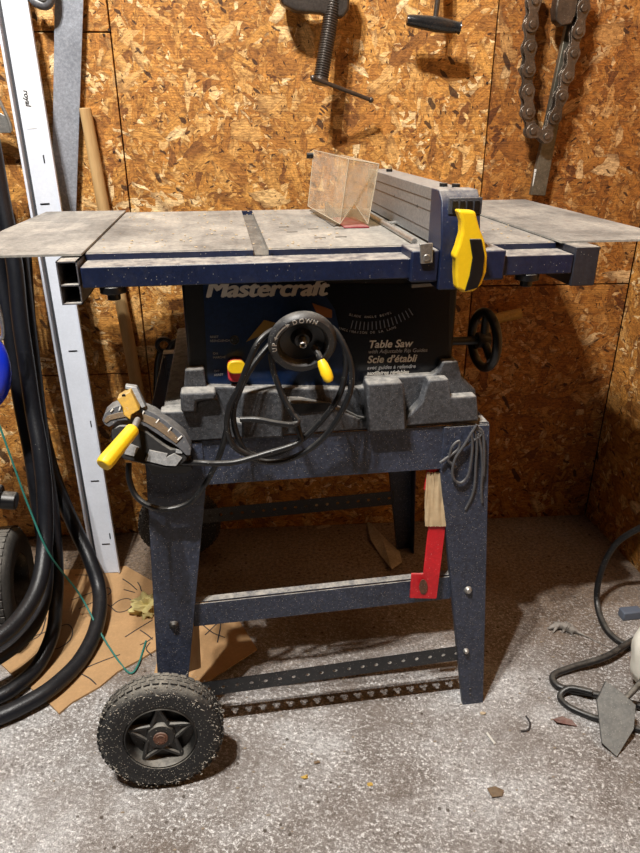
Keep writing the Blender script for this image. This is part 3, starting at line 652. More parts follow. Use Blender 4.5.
def wheel(cx, cy, cz, Rr, w_, parent, detail=True, ax=Vector((0, 1, 0)), mat=TIRE, rim=0.60):
    """outer face at centre - ax*w/2"""
    c = Vector((cx, cy, cz)); a = c - ax * (w_ / 2); b = c + ax * (w_ / 2); bm = nb(); w2 = w_
    lathe(bm, [(Rr * rim, 0.010), (Rr * (rim + .02), 0.002), (Rr * 0.78, -0.002), (Rr * 0.90, 0.001), (Rr * 0.965, 0.008), (Rr, 0.016), (Rr, w2 - 0.016), (Rr * 0.965, w2 - 0.008), (Rr * 0.9, w2), (Rr * rim, w2)], a, a + ax, 72)
    x, y, d = frame_of(ax); N = 44
    for i in range(N):
        for row in range(3):
            t = 2 * math.pi * (i + (0.5 if row == 1 else 0)) / N; rad = x * math.cos(t) + y * math.sin(t); tan = -x * math.sin(t) + y * math.cos(t)
            h0 = 0.010 + row * (w2 - 0.020) / 3; h1 = h0 + (w2 - 0.020) / 3 - 0.003; tw = Rr * math.pi / N * 0.7
            rr = Rr * 0.985; to = 0.0028
            P = [a + rad * rr + tan * (s1 * tw) + d * hh for s1, hh in ((-1, h0), (1, h0), (1, h1), (-1, h1))]
            prism(bm, P, [p + rad * to for p in P])
    tr = obj('tyre', bm, mat, parent)
    bm = nb(); rr = Rr * (rim + .01)
    lathe(bm, [(rr, 0.004), (rr * 0.95, 0.002), (rr * 0.90, 0.008), (rr * 0.86, w2 * 0.45), (rr * 0.40, w2 * 0.5), (0, w2 * 0.5)], a, a + ax, 56)
    rm = obj('rim', bm, RIM, parent)
    if detail:
        bm = nb()
        lathe(bm, [(rr * 0.20, w2 * 0.10), (rr * 0.36, w2 * 0.12), (rr * 0.42, w2 * 0.25), (rr * 0.42, w2 * 0.5)], a, a + ax, 30)
        for k in range(5):      # star: two ribs from each rim point to the hub
            t = R(90 + 72 * k + 36); P0 = x * math.cos(t) + y * math.sin(t)
            for s1 in (-1, 1):
                t2 = t + s1 * R(36); P1 = x * math.cos(t2) + y * math.sin(t2)
                pa = a + P0 * (rr * 0.90) + d * (w2 * 0.22); pb = a + P1 * (rr * 0.40) + d * (w2 * 0.22)
                tube(bm, [pa, pb], 0.0036, 8, 0)
            pa = a + P0 * (rr * 0.88) + d * (w2 * 0.30); pl = [a + P0 * (rr * 0.9) + d * w2 * .24, a + (x * math.cos(t + R(30)) + y * math.sin(t + R(30))) * (rr * 0.42) + d * w2 * .24, a + (x * math.cos(t - R(30)) + y * math.sin(t - R(30))) * (rr * 0.42) + d * w2 * .24]
            prism(bm, pl, [p + d * 0.01 for p in pl])
        obj('spokes', bm, RIM, rm)
        bm = nb(); lathe(bm, [(0, 0.002), (rr * .13, 0.0), (rr * .19, 0.004), (rr * .19, w2 * .3)], a, a + ax, 8); ring(bm, a + d * 0.003, d, rr * .17, 0.0022, 16, 8); obj('axle_nut', bm, RUST, rm)
wc = at(160, 733, Y=0.862)
for (cy) in (0.858, 1.512):
    wt = bpy.data.objects.new('wheel', None); COL.objects.link(wt); wt.parent = st; wt.location = Vector((-0.147, cy, 0.106)) - st.location
    wheel(-0.151, cy, 0.105, 0.1035, 0.050, wt, True, Vector((0, 1, -.13)).normalized() if cy < 1 else Vector((0, -1, -.13)).normalized(), rim=.58)
bm = nb(); random.seed(11); wroot = [o_ for o_ in st.children if o_.type == 'EMPTY'][0]; axd = Vector((0, 1, -.13)).normalized(); fx, fy_, fd = frame_of(axd); wc0 = Vector((-0.151, 0.858, 0.105))
for k in range(420):
    t_ = random.uniform(0, 2 * math.pi); side = random.random() < .55
    rad_ = .1035 * (random.uniform(.80, .985) if side else 1.022); hh_ = -.0255 if side else random.uniform(-.020, .022)
    if side and rad_ > .098: hh_ = -.020
    p = wc0 + fx * rad_ * math.cos(t_) + fy_ * rad_ * math.sin(t_) + fd * hh_; r_ = random.uniform(.0005, .0013)
    if p.z < .004: continue
    bmesh.ops.create_icosphere(bm, subdivisions=1, radius=r_, matrix=Matrix.Translation(p) @ Matrix.Rotation(random.uniform(0, 3), 4, 'Y') @ Matrix.Diagonal((random.uniform(1, 3), .7, .8, 1)))
o = obj('tyre_fluff', bm, worn('fluff_dust', (.36, .33, .28), .95, specks=.2), wroot, smooth=False); o['kind'] = 'stuff'
bm = nb(); cyl(bm, (-0.147, 0.86, 0.106), (-0.147, 1.51, 0.106), 0.006, 12); obj('axle', bm, RUST, st)

# ------------------------------------------------------------------ mitre gauge hung on the left end of the stand
zg = lambda x, y: (90 + x / 5.82, 380 + y / 5.82)
mg = thing('mitre_gauge', 'black half-round mitre gauge with yellow handle at the left end of the stand', 'mitre gauge', at(145, 450, Y=0.93))
def gy(b, Y): return Y + .05 * (470 - (380 + b / 5.82)) / 70
def G(L, Y): return [at(*zg(a, b), Y=gy(b, Y)) for a, b in L]
def slabG(bm, L, Yf, Yb):
    f = G(L, Yf); prism(bm, f, [p + Vector((0, Yb - Yf, 0)) for p in f])
bm = nb()       # protractor arc band
outer = [(70, 235), (85, 195), (120, 165), (170, 145), (230, 145), (300, 160), (370, 190), (440, 235), (500, 285), (550, 325), (590, 400), (585, 440)]
inner = [(560, 440), (520, 400), (480, 372), (440, 350), (390, 315), (330, 275), (260, 245), (200, 235), (160, 240), (130, 265), (110, 275), (85, 262)]
slabG(bm, outer + inner, 0.900, 0.925); obj('protractor', bm, worn('protractor_grey', (0.06, 0.062, 0.07), 0.4, specks=0.5, dust=0.4), mg, bevel=0.001)
bm = nb(); slabG(bm, [(300, 195), (370, 222), (430, 262), (490, 315), (520, 350), (500, 368), (450, 330), (390, 285), (320, 245), (265, 222), (200, 215), (120, 232), (95, 250), (80, 240), (100, 210), (170, 190), (230, 185)], 0.8985, 0.902); obj('scale_band', bm, worn('scale_brown', (0.12, 0.075, 0.035), 0.5, specks=0.5), mg)
bm = nb()
for (a, b) in [((120, 185), (135, 168)), ((170, 178), (178, 155)), ((305, 200), (315, 180)), ((385, 250), (402, 228)), ((455, 300), (475, 275)), ((510, 350), (535, 325))]:
    A_, B_ = G([a, b], 0.8985); tube(bm, [A_, B_], 0.0012, 6, 0)
objs('scale_tick', bm, LETTER, mg)
bm = nb(); slabG(bm, [(120, 330), (125, 285), (170, 262), (240, 262), (330, 300), (420, 370), (470, 400), (590, 405), (560, 470), (500, 515), (440, 520), (330, 495), (200, 465), (140, 420)], 0.905, 0.938); obj('gauge_head', bm, BLACK, mg, bevel=0.002)
bm = nb(); slabG(bm, [(212, 400), (235, 375), (285, 395), (258, 445), (200, 430)], 0.9025, 0.906); slabG(bm, [(345, 410), (450, 432), (440, 455), (490, 430), (535, 455), (500, 500), (440, 498), (318, 468)], 0.9025, 0.906); slabG(bm, [(500, 405), (540, 408), (535, 428), (498, 425)], 0.9025, 0.906); objs('face_plate', bm, ALU, mg)
bm = nb(); slabG(bm, [(155, 112), (235, 62), (290, 175), (240, 205), (235, 235), (195, 205), (188, 160)], 0.885, 0.905); blk = obj('pointer_block', bm, OLDYEL, mg, bevel=0.0015)
bm = nb(); slabG(bm, [(203, 52), (205, 32), (272, 42), (325, 155), (300, 165), (240, 62)], 0.895, 0.905); obj('pointer_clip', bm, ALU, mg, bevel=0.001)
bm = nb(); p = at(*zg(196, 93), Y=gy(93, 0.8845)); cyl(bm, p, p + Vector((0, 0.002, 0)), 0.0028, 10); obj('screw_hole', bm, BLACK, blk)
ha = at(*zg(255, 280), Y=0.905); hb = at(*zg(72, 500), Y=0.845)
bm = nb(); L = (hb - ha).length; lathe(bm, [(0, 0), (0.0085, 0.0), (0.0105, 0.004), (0.0105, 0.010), (0.0112, L * .5), (0.0122, L * .85), (0.0118, L * .93), (0.010, L - .001), (0, L)], ha, hb, 10); obj('handle', bm, YEL, mg, bevel=0.001)
bm = nb(); tube(bm, [ha, ha + (ha - hb).normalized() * 0.006 + Vector((0, .02, 0))], 0.005, 10, 0); obj('handle_stem', bm, STEEL, mg)
bm = nb(); q = [at(*zg(a, b), Y=.925) for a, b in [(330, 490), (590, 500), (600, 520), (560, 545), (360, 550)]]; prism(bm, q, [p + Vector((0, .04, 0)) for p in q]); obj('guide_bar', bm, BLACK, mg, bevel=0.001)

# ------------------------------------------------------------------ red wrench with tape, thin cord bundle on right leg
zr = lambda x, y: (400 + x / 4.49, 420 + y / 4.49)
rw = thing('push_stick', 'red flat metal bar with slotted foot hanging behind the front right leg', 'metal bar', at(430, 560, Y=0.938))
def lean(a, b, Y):
    z0 = at(*zr(a, b), Y=Y).z; return at(*zr(a, b), Y=Y + (z0 - .27) / .26 * .030)
def slabR(bm, L, Yf, Yb):
    f = [lean(a, b, Yf) for a, b in L]; prism(bm, f, [p + Vector((0, Yb - Yf, 0)) for p in f])
bm = nb(); slabR(bm, [(125, 205), (215, 205), (205, 480), (185, 640), (165, 800), (160, 803), (45, 800), (52, 692), (105, 692), (128, 480), (118, 320), (108, 315)], 0.9385, 0.9425); obj('bar', bm, RED, rw, bevel=0.0006)
bm = nb(); P = [at(*zr(105 + 19 * math.cos(t), 750 + 34 * math.sin(t)), Y=0.9380) for t in [k * math.pi / 8 for k in range(16)]]; prism(bm, P, [p + Vector((0, 0.0006, 0)) for p in P]); obj('slot_hole', bm, RUST, rw)
bm = nb()
n = 26; mrow = 14; grid = []
for k in range(n + 1):
    xx = 112 + (208 - 112) * k / n; tp_ = 235 + 75 * max(0, noise.noise(Vector((k * .35, 1.3, 0)))) * 2; bt_ = 478 + 4 * noise.noise(Vector((k * .8, 9, 0))); col_ = []
    for m_ in range(mrow + 1):
        yy = tp_ + (bt_ - tp_) * m_ / mrow; col_.append(lean(xx + 5 * noise.noise(Vector((k * .3, m_ * .25, 4))), yy, 0.9345 + .0022 * noise.noise(Vector((k * .22, m_ * .16, 2)))))
    grid.append(col_)
fr_ = [[bm.verts.new(p) for p in c_] for c_ in grid]; bk_ = [[bm.verts.new(p + Vector((0, .0018, 0))) for p in c_] for c_ in grid]
for k in range(n):
    for m_ in range(mrow):
        bm.faces.new((fr_[k][m_], fr_[k][m_ + 1], fr_[k + 1][m_ + 1], fr_[k + 1][m_])); bm.faces.new((bk_[k][m_], bk_[k + 1][m_], bk_[k + 1][m_ + 1], bk_[k][m_ + 1]))
    bm.faces.new((fr_[k][0], fr_[k + 1][0], bk_[k + 1][0], bk_[k][0])); bm.faces.new((fr_[k][-1], bk_[k][-1], bk_[k + 1][-1], fr_[k + 1][-1]))
for kk in (0, n):
    for m_ in range(mrow): bm.faces.new((fr_[kk][m_], bk_[kk][m_], bk_[kk][m_ + 1], fr_[kk][m_ + 1]))
bmesh.ops.remove_doubles(bm, verts=bm.verts, dist=0.0001)
obj('masking_tape', bm, TAPE, rw)
bm = nb()
def RP(L, Y): return [at(*zr(a, b), Y=Y) for a, b in L]
for L_ in ([(345, 20), (320, 60), (290, 110), (250, 170), (235, 230), (245, 270), (275, 282), (305, 250), (318, 190), (325, 120), (320, 60)], [(180, 192), (240, 150), (300, 110), (365, 65), (340, 40)], [(335, 50), (345, 110), (340, 200), (335, 290), (320, 350), (293, 402)],
           [(350, 60), (365, 130), (370, 220), (365, 310), (368, 370)], [(220, 165), (235, 120), (265, 95), (262, 130), (215, 175), (250, 212)], [(345, 30), (372, 60), (378, 160), (375, 250)]):
    tube(bm, RP(L_, 0.947 if len(L_) > 8 else 0.950), 0.0024, 8, 6)
tag(obj('cord_bundle', bm, worn('thin_cord', (0.07, 0.07, 0.075), 0.5, specks=0.4), bevel=0), 'thin dark cord looped and hanging over the front right leg of the stand', 'cord')

# ------------------------------------------------------------------ things on the back wall
cl = thing('c_clamp', 'dark iron c-clamp with threaded screw and sliding bar hanging on the chipboard', 'clamp', onwall(330, 5, .04))
def OW(L, off): return [onwall(a, b, off) for a, b in L]
def slabW(bm, L, o1, o2):
    f = OW(L, o1); prism(bm, f, [p + Vector((0, o1 - o2, 0)) for p in f])
bm = nb(); slabW(bm, [(270, -60), (276, -30), (278, -10), (282, 4), (296, 11), (322, 13), (328, 16), (344, 17), (349, 10), (351, -10), (353, -30), (338, -30), (336, -12), (300, -10), (294, -30), (290, -60)], 0.068, .036); obj('frame', bm, DARKSTEEL, cl, bevel=0.005)
bm = nb(); a = onwall(337, -20, .050); b = onwall(320, 84, .078); L = (b - a).length; prof = [(0, 0)]; k = 0.0
while k < L - .012: prof += [(0.0138, k), (0.0162, k + .0018), (0.0138, k + .0036)]; k += .0046
prof += [(0.0165, L - .010), (0.017, L), (0, L)]
lathe(bm, prof, a, b, 20); obj('screw', bm, DARKSTEEL, cl)
bm = nb(); a = onwall(313, 78, .100); b = onwall(371, 100, .045); tube(bm, [a, b], 0.0042, 12, 0); blob(bm, a, .006, .006, .006, 0, 2); blob(bm, b, .0062, .0062, .0062, 0, 2); obj('sliding_bar', bm, DARKSTEEL, cl)
cl2 = thing('bar_clamp', 'black turned grip of a hanging clamp, right of the dark c-clamp', 'clamp', onwall(437, 5, .05))
bm = nb(); a = onwall(407, 20, .06); b = onwall(460, 28, .06); L = (b - a).length; lathe(bm, [(0, 0), (0.009, 0.0), (0.0105, .004), (.0125, L * .25), (.0145, L * .55), (.0125, L * .8), (.0105, L * .96), (.0125, L), (0, L)], a, b, 24); obj('grip', bm, worn('grip_black', (0.012, 0.012, 0.013), 0.25, specks=0.1, dust=0.1), cl2)
bm = nb(); tube(bm, [onwall(435, 22, .06), onwall(439, -12, .06)], .0055, 12, 0); tube(bm, [onwall(439, -10, .06), onwall(440, -60, .05)], .012, 12, 0); obj('spindle', bm, DARKSTEEL, cl2)

cw = thing('chain_wrench', 'long steel chain wrench with its heavy chain looped, hanging on the wall', 'wrench', onwall(560, 40, .03))
bm = nb(); e = OW([(571, 5), (581, 8), (545.5, 196), (531, 195)], .030); prism(bm, e, [p + Vector((0, .014, 0)) for p in e]); bar = obj('bar', bm, worn('worn_steel_bar', (0.17, 0.155, 0.12), 0.4, metal=0.7, specks=0.25, dust=0.2, var=.3), cw, bevel=0.0015)
bm = nb(); e = OW([(534.5, 169), (542, 170), (539.5, 187), (532.5, 186)], .0296); prism(bm, e, [p + Vector((0, .0005, 0)) for p in e]); stk = obj('sticker', bm, plain('white_sticker', (0.6, 0.6, 0.57), 0.5), bar)
bm = nb()
for k in range(9):
    t = .12 + k * .085; a = onwall(534.7 + (-.6) * t * 2, 170.5 + 15 * t, .0290); b = onwall(538.5 - 1.2 * t, 171 + 15 * t, .0290); tube(bm, [a, b], .0006 + .0005 * (k % 3 == 0), 4, 0)
obj('barcode', bm, INK, stk)
bm = nb(); slabW(bm, [(559, -10), (556, 8), (556, 20), (562, 26), (572, 24), (577, 12), (580, -10)], .055, .028); slabW(bm, [(584, -5), (590, -5), (585, 20), (577, 36), (574, 34)], .05, .03); obj('jaw', bm, CHAINST, cw, bevel=0.003)
path = smoothpath(OW([(536, -22), (533, 0), (530, 25), (528, 55), (526.5, 85), (527, 112), (531, 131), (541, 139), (549, 128), (557, 105), (564, 82), (571, 55), (577, 28), (583, 0), (588, -20)], .045), 30)
acc = 0; pins = [path[0]]
for p, q in zip(path, path[1:]):
    acc += (q - p).length
    if acc >= 0.040: pins.append(q); acc = 0
def link(p, q, k):
    bm = nb(); d = (q - p); x = d.normalized(); yv = Vector((0, -1, 0)); s_ = x.cross(yv).normalized()
    w_ = 0.0150; N = 10
    for off in ((-0.003, 0.014) if k % 2 else (0.001, 0.010)):
        out = []
        for i in range(N + 1): a = R(90 + 180 * i / N); out.append(p + x * (w_ * math.cos(a)) + s_ * (w_ * math.sin(a)))
        m_ = (p + q) / 2; out.append(m_ - s_ * w_ * .62)
        for i in range(N + 1): a = R(-90 + 180 * i / N); out.append(q + x * (w_ * math.cos(a)) + s_ * (w_ * math.sin(a)))
        out.append(m_ + s_ * w_ * .62)
        out = [v + yv * (off - .0055) for v in out]
        prism(bm, out, [v + yv * 0.0036 for v in out])
    cyl(bm, p - yv * .010, p + yv * .0155, .0085, 16, r2=.0072); obj('chain_link', bm, CHAINST, cw, bevel=0.0007, seg=1)
for k, (p, q) in enumerate(zip(pins, pins[1:])): link(p, q, k)

bm = nb(); e = OW([(55, -20), (84, -20), (75, 245), (51, 245)], .018); prism(bm, e, [p + Vector((0, .004, 0)) for p in e])
tag(obj('straightedge', bm, GALV, bevel=0.0006), 'long flat grey metal straightedge standing against the wall behind the table', 'straightedge')
bm = nb(); p0 = onwall(85, 108, .02); p1 = onwall(119, 290, .03); dd = (p1 - p0).normalized(); p2 = p0 + dd * (p0.z - 0.02) / -dd.z
tube(bm, [p0, p2], .0165, 16, 0, radii=(.0125, .0175)); tag(obj('wooden_dowel', bm, WOODM, bevel=0.002), 'tan round wooden stick leaning on the wall behind the table', 'stick')
# white channel
wc_ = thing('metal_channel', 'tall white metal channel leaning on the wall at left, foot on the cardboard', 'channel', at(108, 575, Z=0.006))
B0 = at(108, 572, Z=0.006); tp = onwall(12, 0, .03); T0 = B0 + (tp - B0) * 1.06; dv = (T0 - B0).normalized(); wv_ = (at(122, 572, Z=0.006) - at(94, 572, Z=0.006)); wv_ = (wv_ - dv * wv_.dot(dv)).normalized(); nv = wv_.cross(dv).normalized()
if nv.y > 0: nv = -nv
def chan(u0, u1, d0, d1):
    bm = nb(); P = [B0 + wv_ * u + nv * d for u, d in ((u0, d0), (u1, d0), (u1, d1), (u0, d1))]; prism(bm, P, [p + (T0 - B0) for p in P]); return bm
W_ = 0.033
obj('web', chan(-W_ + .012, W_, 0, .003), WHITE, wc_)
obj('groove', chan(-W_ + .004, -W_ + .0125, -.008, -.004), GROOVE, wc_)
obj('flange', chan(-W_ - .001, -W_ + .004, -.010, .011), WHITE, wc_, bevel=.001)
obj('flange', chan(W_ - .004, W_, .003, .008), WHITE, wc_, bevel=.001)
bm = nb()
for x, y, v in [(45, 204, 0), (73, 351, 0), (95, 481, 0), (106, 544, 0), (44, 159, 1), (91, 424, 1), (110, 536, 1)]:
    P = at(x, y, Y=B0.y); 
    # walk onto the web plane
    c0 = CAM; d_ = (P - c0); t_ = ((B0 + nv * .0032) - c0).dot(nv) / d_.dot(nv); P = c0 + d_ * t_
    hw_, hh_ = (.010, .0016) if not v else (.0014, .008)
    q = [P + wv_ * (-hw_) - dv * hh_, P + wv_ * hw_ - dv * hh_, P + wv_ * hw_ + dv * hh_, P - wv_ * hw_ + dv * hh_]; prism(bm, q, [p_ + nv * .0006 for p_ in q])
objs('punched_slot', bm, BLACK, wc_)
P = at(27, 105, Y=1.55); d_ = P - CAM; t_ = ((B0 + nv * .0034) - CAM).dot(nv) / d_.dot(nv); P = CAM + d_ * t_
bm = nb(); q = [P + wv_ * a_ + dv * b_ for a_, b_ in ((-.008, -.045), (.012, -.045), (.012, .035), (-.008, .035))]; prism(bm, q, [p_ + nv * .0005 for p_ in q]); stk = obj('sticker', bm, plain('pale_sticker', (0.74, 0.76, 0.78), 0.4), wc_)
mt = Matrix((( -dv.x, wv_.x, nv.x, 0), (-dv.y, wv_.y, nv.y, 0), (-dv.z, wv_.z, nv.z, 0), (0, 0, 0, 1)))
bm = nb(); add_text(bm, 'royal', .015, Matrix.Translation(P + dv * .028 - wv_ * .002 + nv * .0008) @ mt, shear=.2, bold=.0004); obj('lettering', bm, INK, stk, smooth=False)

# hanging bits at the left and behind the saw
hc = thing('spring_clamp', 'rounded grey clamp jaw hanging at the top left of the wall', 'clamp', onwall(41, 0, .03))
bm = nb(); a = onwall(41, -22, .04); b = onwall(41, 6, .04); tube(bm, [onwall(31, -3, .035), onwall(37, 3, .04), onwall(46, 5, .04), onwall(51, -4, .04), onwall(50, -30, .04)], .009, 12, 6); obj('jaw', bm, worn('grey_jaw', (0.10, 0.10, 0.11), .4, specks=.2), hc)
bm = nb(); tube(bm, [onwall(37, -6, .045), onwall(45, -2, .045), onwall(45, -30, .045)], .007, 10, 6); obj('pad', bm, ALU, hc)
ht = thing('hoop_bracket', 'grey metal plate with thin wire hoop at the far left edge of the wall', 'bracket', onwall(-8, 120, .03))
bm = nb(); slabW(bm, [(-40, 133), (11, 133), (10, 124), (6, 116), (-10, 108), (-40, 108)], .05, .045); obj('plate', bm, STEEL, ht, bevel=.001)
bm = nb(); tube(bm, OW([(-25, 85), (-5, 95), (4, 110), (10, 124), (11, 131)], .055), .0035, 10, 6); obj('wire_hoop', bm, STEEL, ht)
ht2 = thing('black_pliers', 'black tool with ring end hanging in shadow behind the saw, left of it', 'tool', onwall(168, 350, .03))
bm = nb(); ring(bm, onwall(164, 345, .03), (0, 1, 0), .016, .006, 24, 8); tube(bm, OW([(160, 352), (157, 370), (156, 420)], .03), .008, 10, 4); tube(bm, OW([(168, 350), (176, 345), (178, 420)], .03), .007, 10, 4); obj('body', bm, BLACK, ht2)
yt2 = thing('yellow_tool', 'dull yellow tool handle on the wall right of the black side wheel', 'tool', onwall(510, 316, .03))
bm = nb(); a = onwall(494, 319, .03); b = onwall(521, 313, .03); cyl(bm, a, b, .013, 18); obj('handle', bm, worn('dull_yellow', (.34, .19, .03), .5, specks=.1, dust=.1), yt2, bevel=.002)
bm = nb(); cyl(bm, a, a + (a - b).normalized() * .05, .004, 10); obj('shaft', bm, DARKSTEEL, yt2)

# ------------------------------------------------------------------ hoses, wheel, string at the left
bm = nb(); tube(bm, [at(-12, 120, Y=1.52), at(2, 200, Y=1.49), at(14, 262, Y=1.46), at(20, 320, Y=1.43), at(28, 375, Y=1.40), at(33, 410, Y=1.38), at(40, 450, Y=1.34), at(44.5, 493, Y=1.30), at(45, 541, Y=1.25), at(39, 583, Y=1.18), at(23, 614, Y=1.12), at(-2, 638, Y=1.07), at(-50, 665, Y=1.02), at(-110, 680, Y=1.0)], .0165, 18, 8)
tag(obj('drain_hose', bm, HOSE), 'thick black hose, the loop passing in front of the tyre', 'hose', 'black hoses hanging at the left')
bm = nb(); tube(bm, [at(-20, 150, Y=1.56), at(-6, 240, Y=1.53), at(8, 320, Y=1.49), at(20, 400, Y=1.45), at(31, 456, Y=1.41), at(39, 513, Y=1.37), at(46, 555, Y=1.33), at(44, 597, Y=1.24), at(30, 630, Y=1.16), at(0, 656, Y=1.10), at(-50, 680, Y=1.05)], .0155, 18, 8)
tag(obj('drain_hose', bm, HOSE), 'thick black hose, the middle loop tucked behind the one by the tyre', 'hose', 'black hoses hanging at the left')
bm = nb(); tube(bm, [at(22, 230, Y=1.56), at(28, 320, Y=1.55), at(36, 400, Y=1.53), at(48, 456, Y=1.50), at(59, 490, Y=1.48), at(76, 530, Y=1.43), at(90, 560, Y=1.38), at(99.5, 592, Z=.05), at(97, 625, Z=.03), at(81, 659, Z=.020), at(53, 687, Z=.0235), at(22, 706, Z=.022), at(-5, 718, Z=.020), at(-60, 738, Z=.020)], .0165, 18, 8)
tag(obj('drain_hose', bm, HOSE), 'black hose curving furthest right across the cardboard to the floor', 'hose', 'black hoses hanging at the left')
bm = nb(); tube(bm, [at(20, 250, Y=1.52), at(32, 350, Y=1.50), at(44, 450, Y=1.46), at(53, 513, Y=1.42), at(57, 569, Y=1.36), at(56, 605, Y=1.29), at(52, 635, Z=.05), at(37, 667, Z=.0225), at(15, 687, Z=.021), at(-5, 698, Z=.0205), at(-50, 715, Z=.0205)], .015, 16, 8)
tag(obj('drain_hose', bm, HOSE), 'black hose hanging between the tyre hose and the furthest right one', 'hose', 'black hoses hanging at the left')
cwl = thing('cart_wheel', 'black treaded rubber wheel standing on the floor at the left edge', 'wheel', (-0.527, 1.285, 0))
wheel(-0.527, 1.285, 0.125, 0.125, 0.092, cwl, False, Vector((-1, -0.05, 0)).normalized(), TIRE2, rim=.5)
bm = nb(); a = at(-8, 499, Y=1.30); b = at(17, 501, Y=1.30); cyl(bm, a, b, .019, 18); cyl(bm, at(-30, 494, Y=1.30), at(2, 496, Y=1.30), .024, 18); tube(bm, [a, Vector((-.60, 1.30, .25)), Vector((-.60, 1.285, .125))], .012, 10, 4); obj('knob', bm, BLACK, cwl, bevel=.003)
bl = thing('blue_reel', 'glossy blue plastic rim at the left edge beside the black hoses', 'reel', at(-15, 360, Y=1.36))
bm = nb(); c_ = at(-44, 362, Y=1.36); ring(bm, c_, (0.35, 1, 0), .098, .020, 40, 14); obj('rim', bm, BLUE, bl)
bm = nb(); lathe(bm, [(0, -.006), (.088, -.006), (.092, 0), (.088, .01), (0, .01)], c_, c_ + Vector((.35, 1, 0)), 32); obj('disc', bm, BLUE, bl)
bm = nb(); tube(bm, [at(-2, 305, Y=1.33), at(2, 322, Y=1.33), at(3, 336, Y=1.33), at(-2, 340, Y=1.33)], .004, 8, 4); obj('wire_clip', bm, STEEL, bl)
bm = nb(); gp = [at(-6, 410, Y=1.28), at(10, 455, Y=1.26), at(30, 510, Y=1.24), at(50, 555, Y=1.22), at(80, 595, Z=.09), at(100, 632, Z=.03), at(118, 660, Z=.006), at(130, 673, Z=.004), at(138, 665, Z=.006), at(146, 641, Z=.008)]
tube(bm, gp, .0021, 8, 8); tag(obj('green_string', bm, GREEN), 'thin green string stretching from the left edge down to the front wheel', 'string')

# ------------------------------------------------------------------ cardboard and marker drawing
cb = thing('cardboard_sheet', 'bright tan cardboard with black marker scribbles lying under the hoses', 'cardboard', at(90, 640, Z=0))
def floorslab(px, z0, z1, name, mat, par, **k):
    bm = nb(); f = [at(x, y, Z=z1) for x, y in px]; prism(bm, f, [Vector((p.x, p.y, z0)) for p in f]); return obj(name, bm, mat, par, smooth=False, **k)
floorslab([(-30, 620), (-5, 658), (14, 676), (18, 672), (30, 687), (50, 704), (59, 713), (72, 702), (100, 686), (118, 671), (140, 659), (172, 640), (178, 600), (154, 582), (126, 566), (60, 570), (20, 590)], 0.0006, 0.005, 'sheet', CARD, cb)
cb2 = thing('cardboard_sheet', 'shadowed piece of tan cardboard under the stand beside the front left leg', 'cardboard', at(220, 640, Z=0))
floorslab([(150, 690), (190, 684), (208, 681), (257, 649), (240, 622), (205, 600), (180, 615), (160, 650)], 0.0062, 0.0095, 'sheet', CARD, cb2)
def ink(par, L, Z_=0.0054, r=.0013):
    bm = nb(); P = smoothpath([at(x / 4.0, 560 + y / 4.0, Z=Z_) for x, y in L], 6); 
    n0 = None
    for p, q in zip(P, P[1:]):
        d = (q - p); 
        if d.length < 1e-6: continue
        s_ = Vector((-d.y, d.x, 0)).normalized() * r; up = Vector((0, 0, .0003)); qd = [p - s_, p + s_, q + s_, q - s_]; prism(bm, qd, [v + up for v in qd])
    obj('marker_line', bm, INK, par, smooth=False)
for L_ in ([(120, 310), (150, 300), (230, 270), (270, 258), (290, 280), (280, 320), (240, 350), (210, 358)], [(285, 160), (340, 140), (400, 118), (435, 112), (443, 130), (420, 140), (380, 120)], [(315, 195), (370, 170), (430, 150)], [(445, 185), (480, 160), (515, 155), (530, 175), (510, 200), (470, 208), (440, 185), (410, 165)],
          [(500, 308), (560, 270), (610, 240)], [(560, 280), (590, 300), (610, 318)], [(560, 340), (590, 325), (612, 310)], [(345, 430), (420, 400), (480, 378)], [(325, 455), (360, 475), (385, 498)], [(490, 75), (520, 95), (548, 120)], [(550, 88), (560, 105), (566, 125)], [(495, 118), (540, 130)], [(600, 330), (585, 355), (605, 380)], [(100, 330), (160, 300), (185, 230)], [(300, 60), (340, 60), (390, 62)]):
    ink(cb, L_)
for L_ in ([(800, 250), (850, 290), (900, 310)], [(820, 300), (880, 250), (870, 330)]): ink(cb2, L_, .0099)
bm = nb(); f = [at(x, y, Y=1.02) for x, y in [(190, 626), (199, 624), (201, 668), (189, 672)]]; prism(bm, f, [p + Vector((0, .004, 0)) for p in f]); tag(obj('lit_strip', bm, wood('lit_cardboard_tan', (.45, .26, .11), (.6, .4, .2))), 'narrow pale strip standing in for lit cardboard behind the front left leg', 'lit strip')  # thin tan strip: lit cardboard between leg and shadow, put in as colour
bm = nb(); p = at(147, 606, Z=.02); blob(bm, p, .03, .026, .024, .9, 4, 3, 2.6); tag(obj('foam_lump', bm, plain('yellow_foam', (.55, .47, .2), .95, bump=1.0, bs=120, var=.3)), 'pale yellow lump of foam behind the front left leg', 'foam')

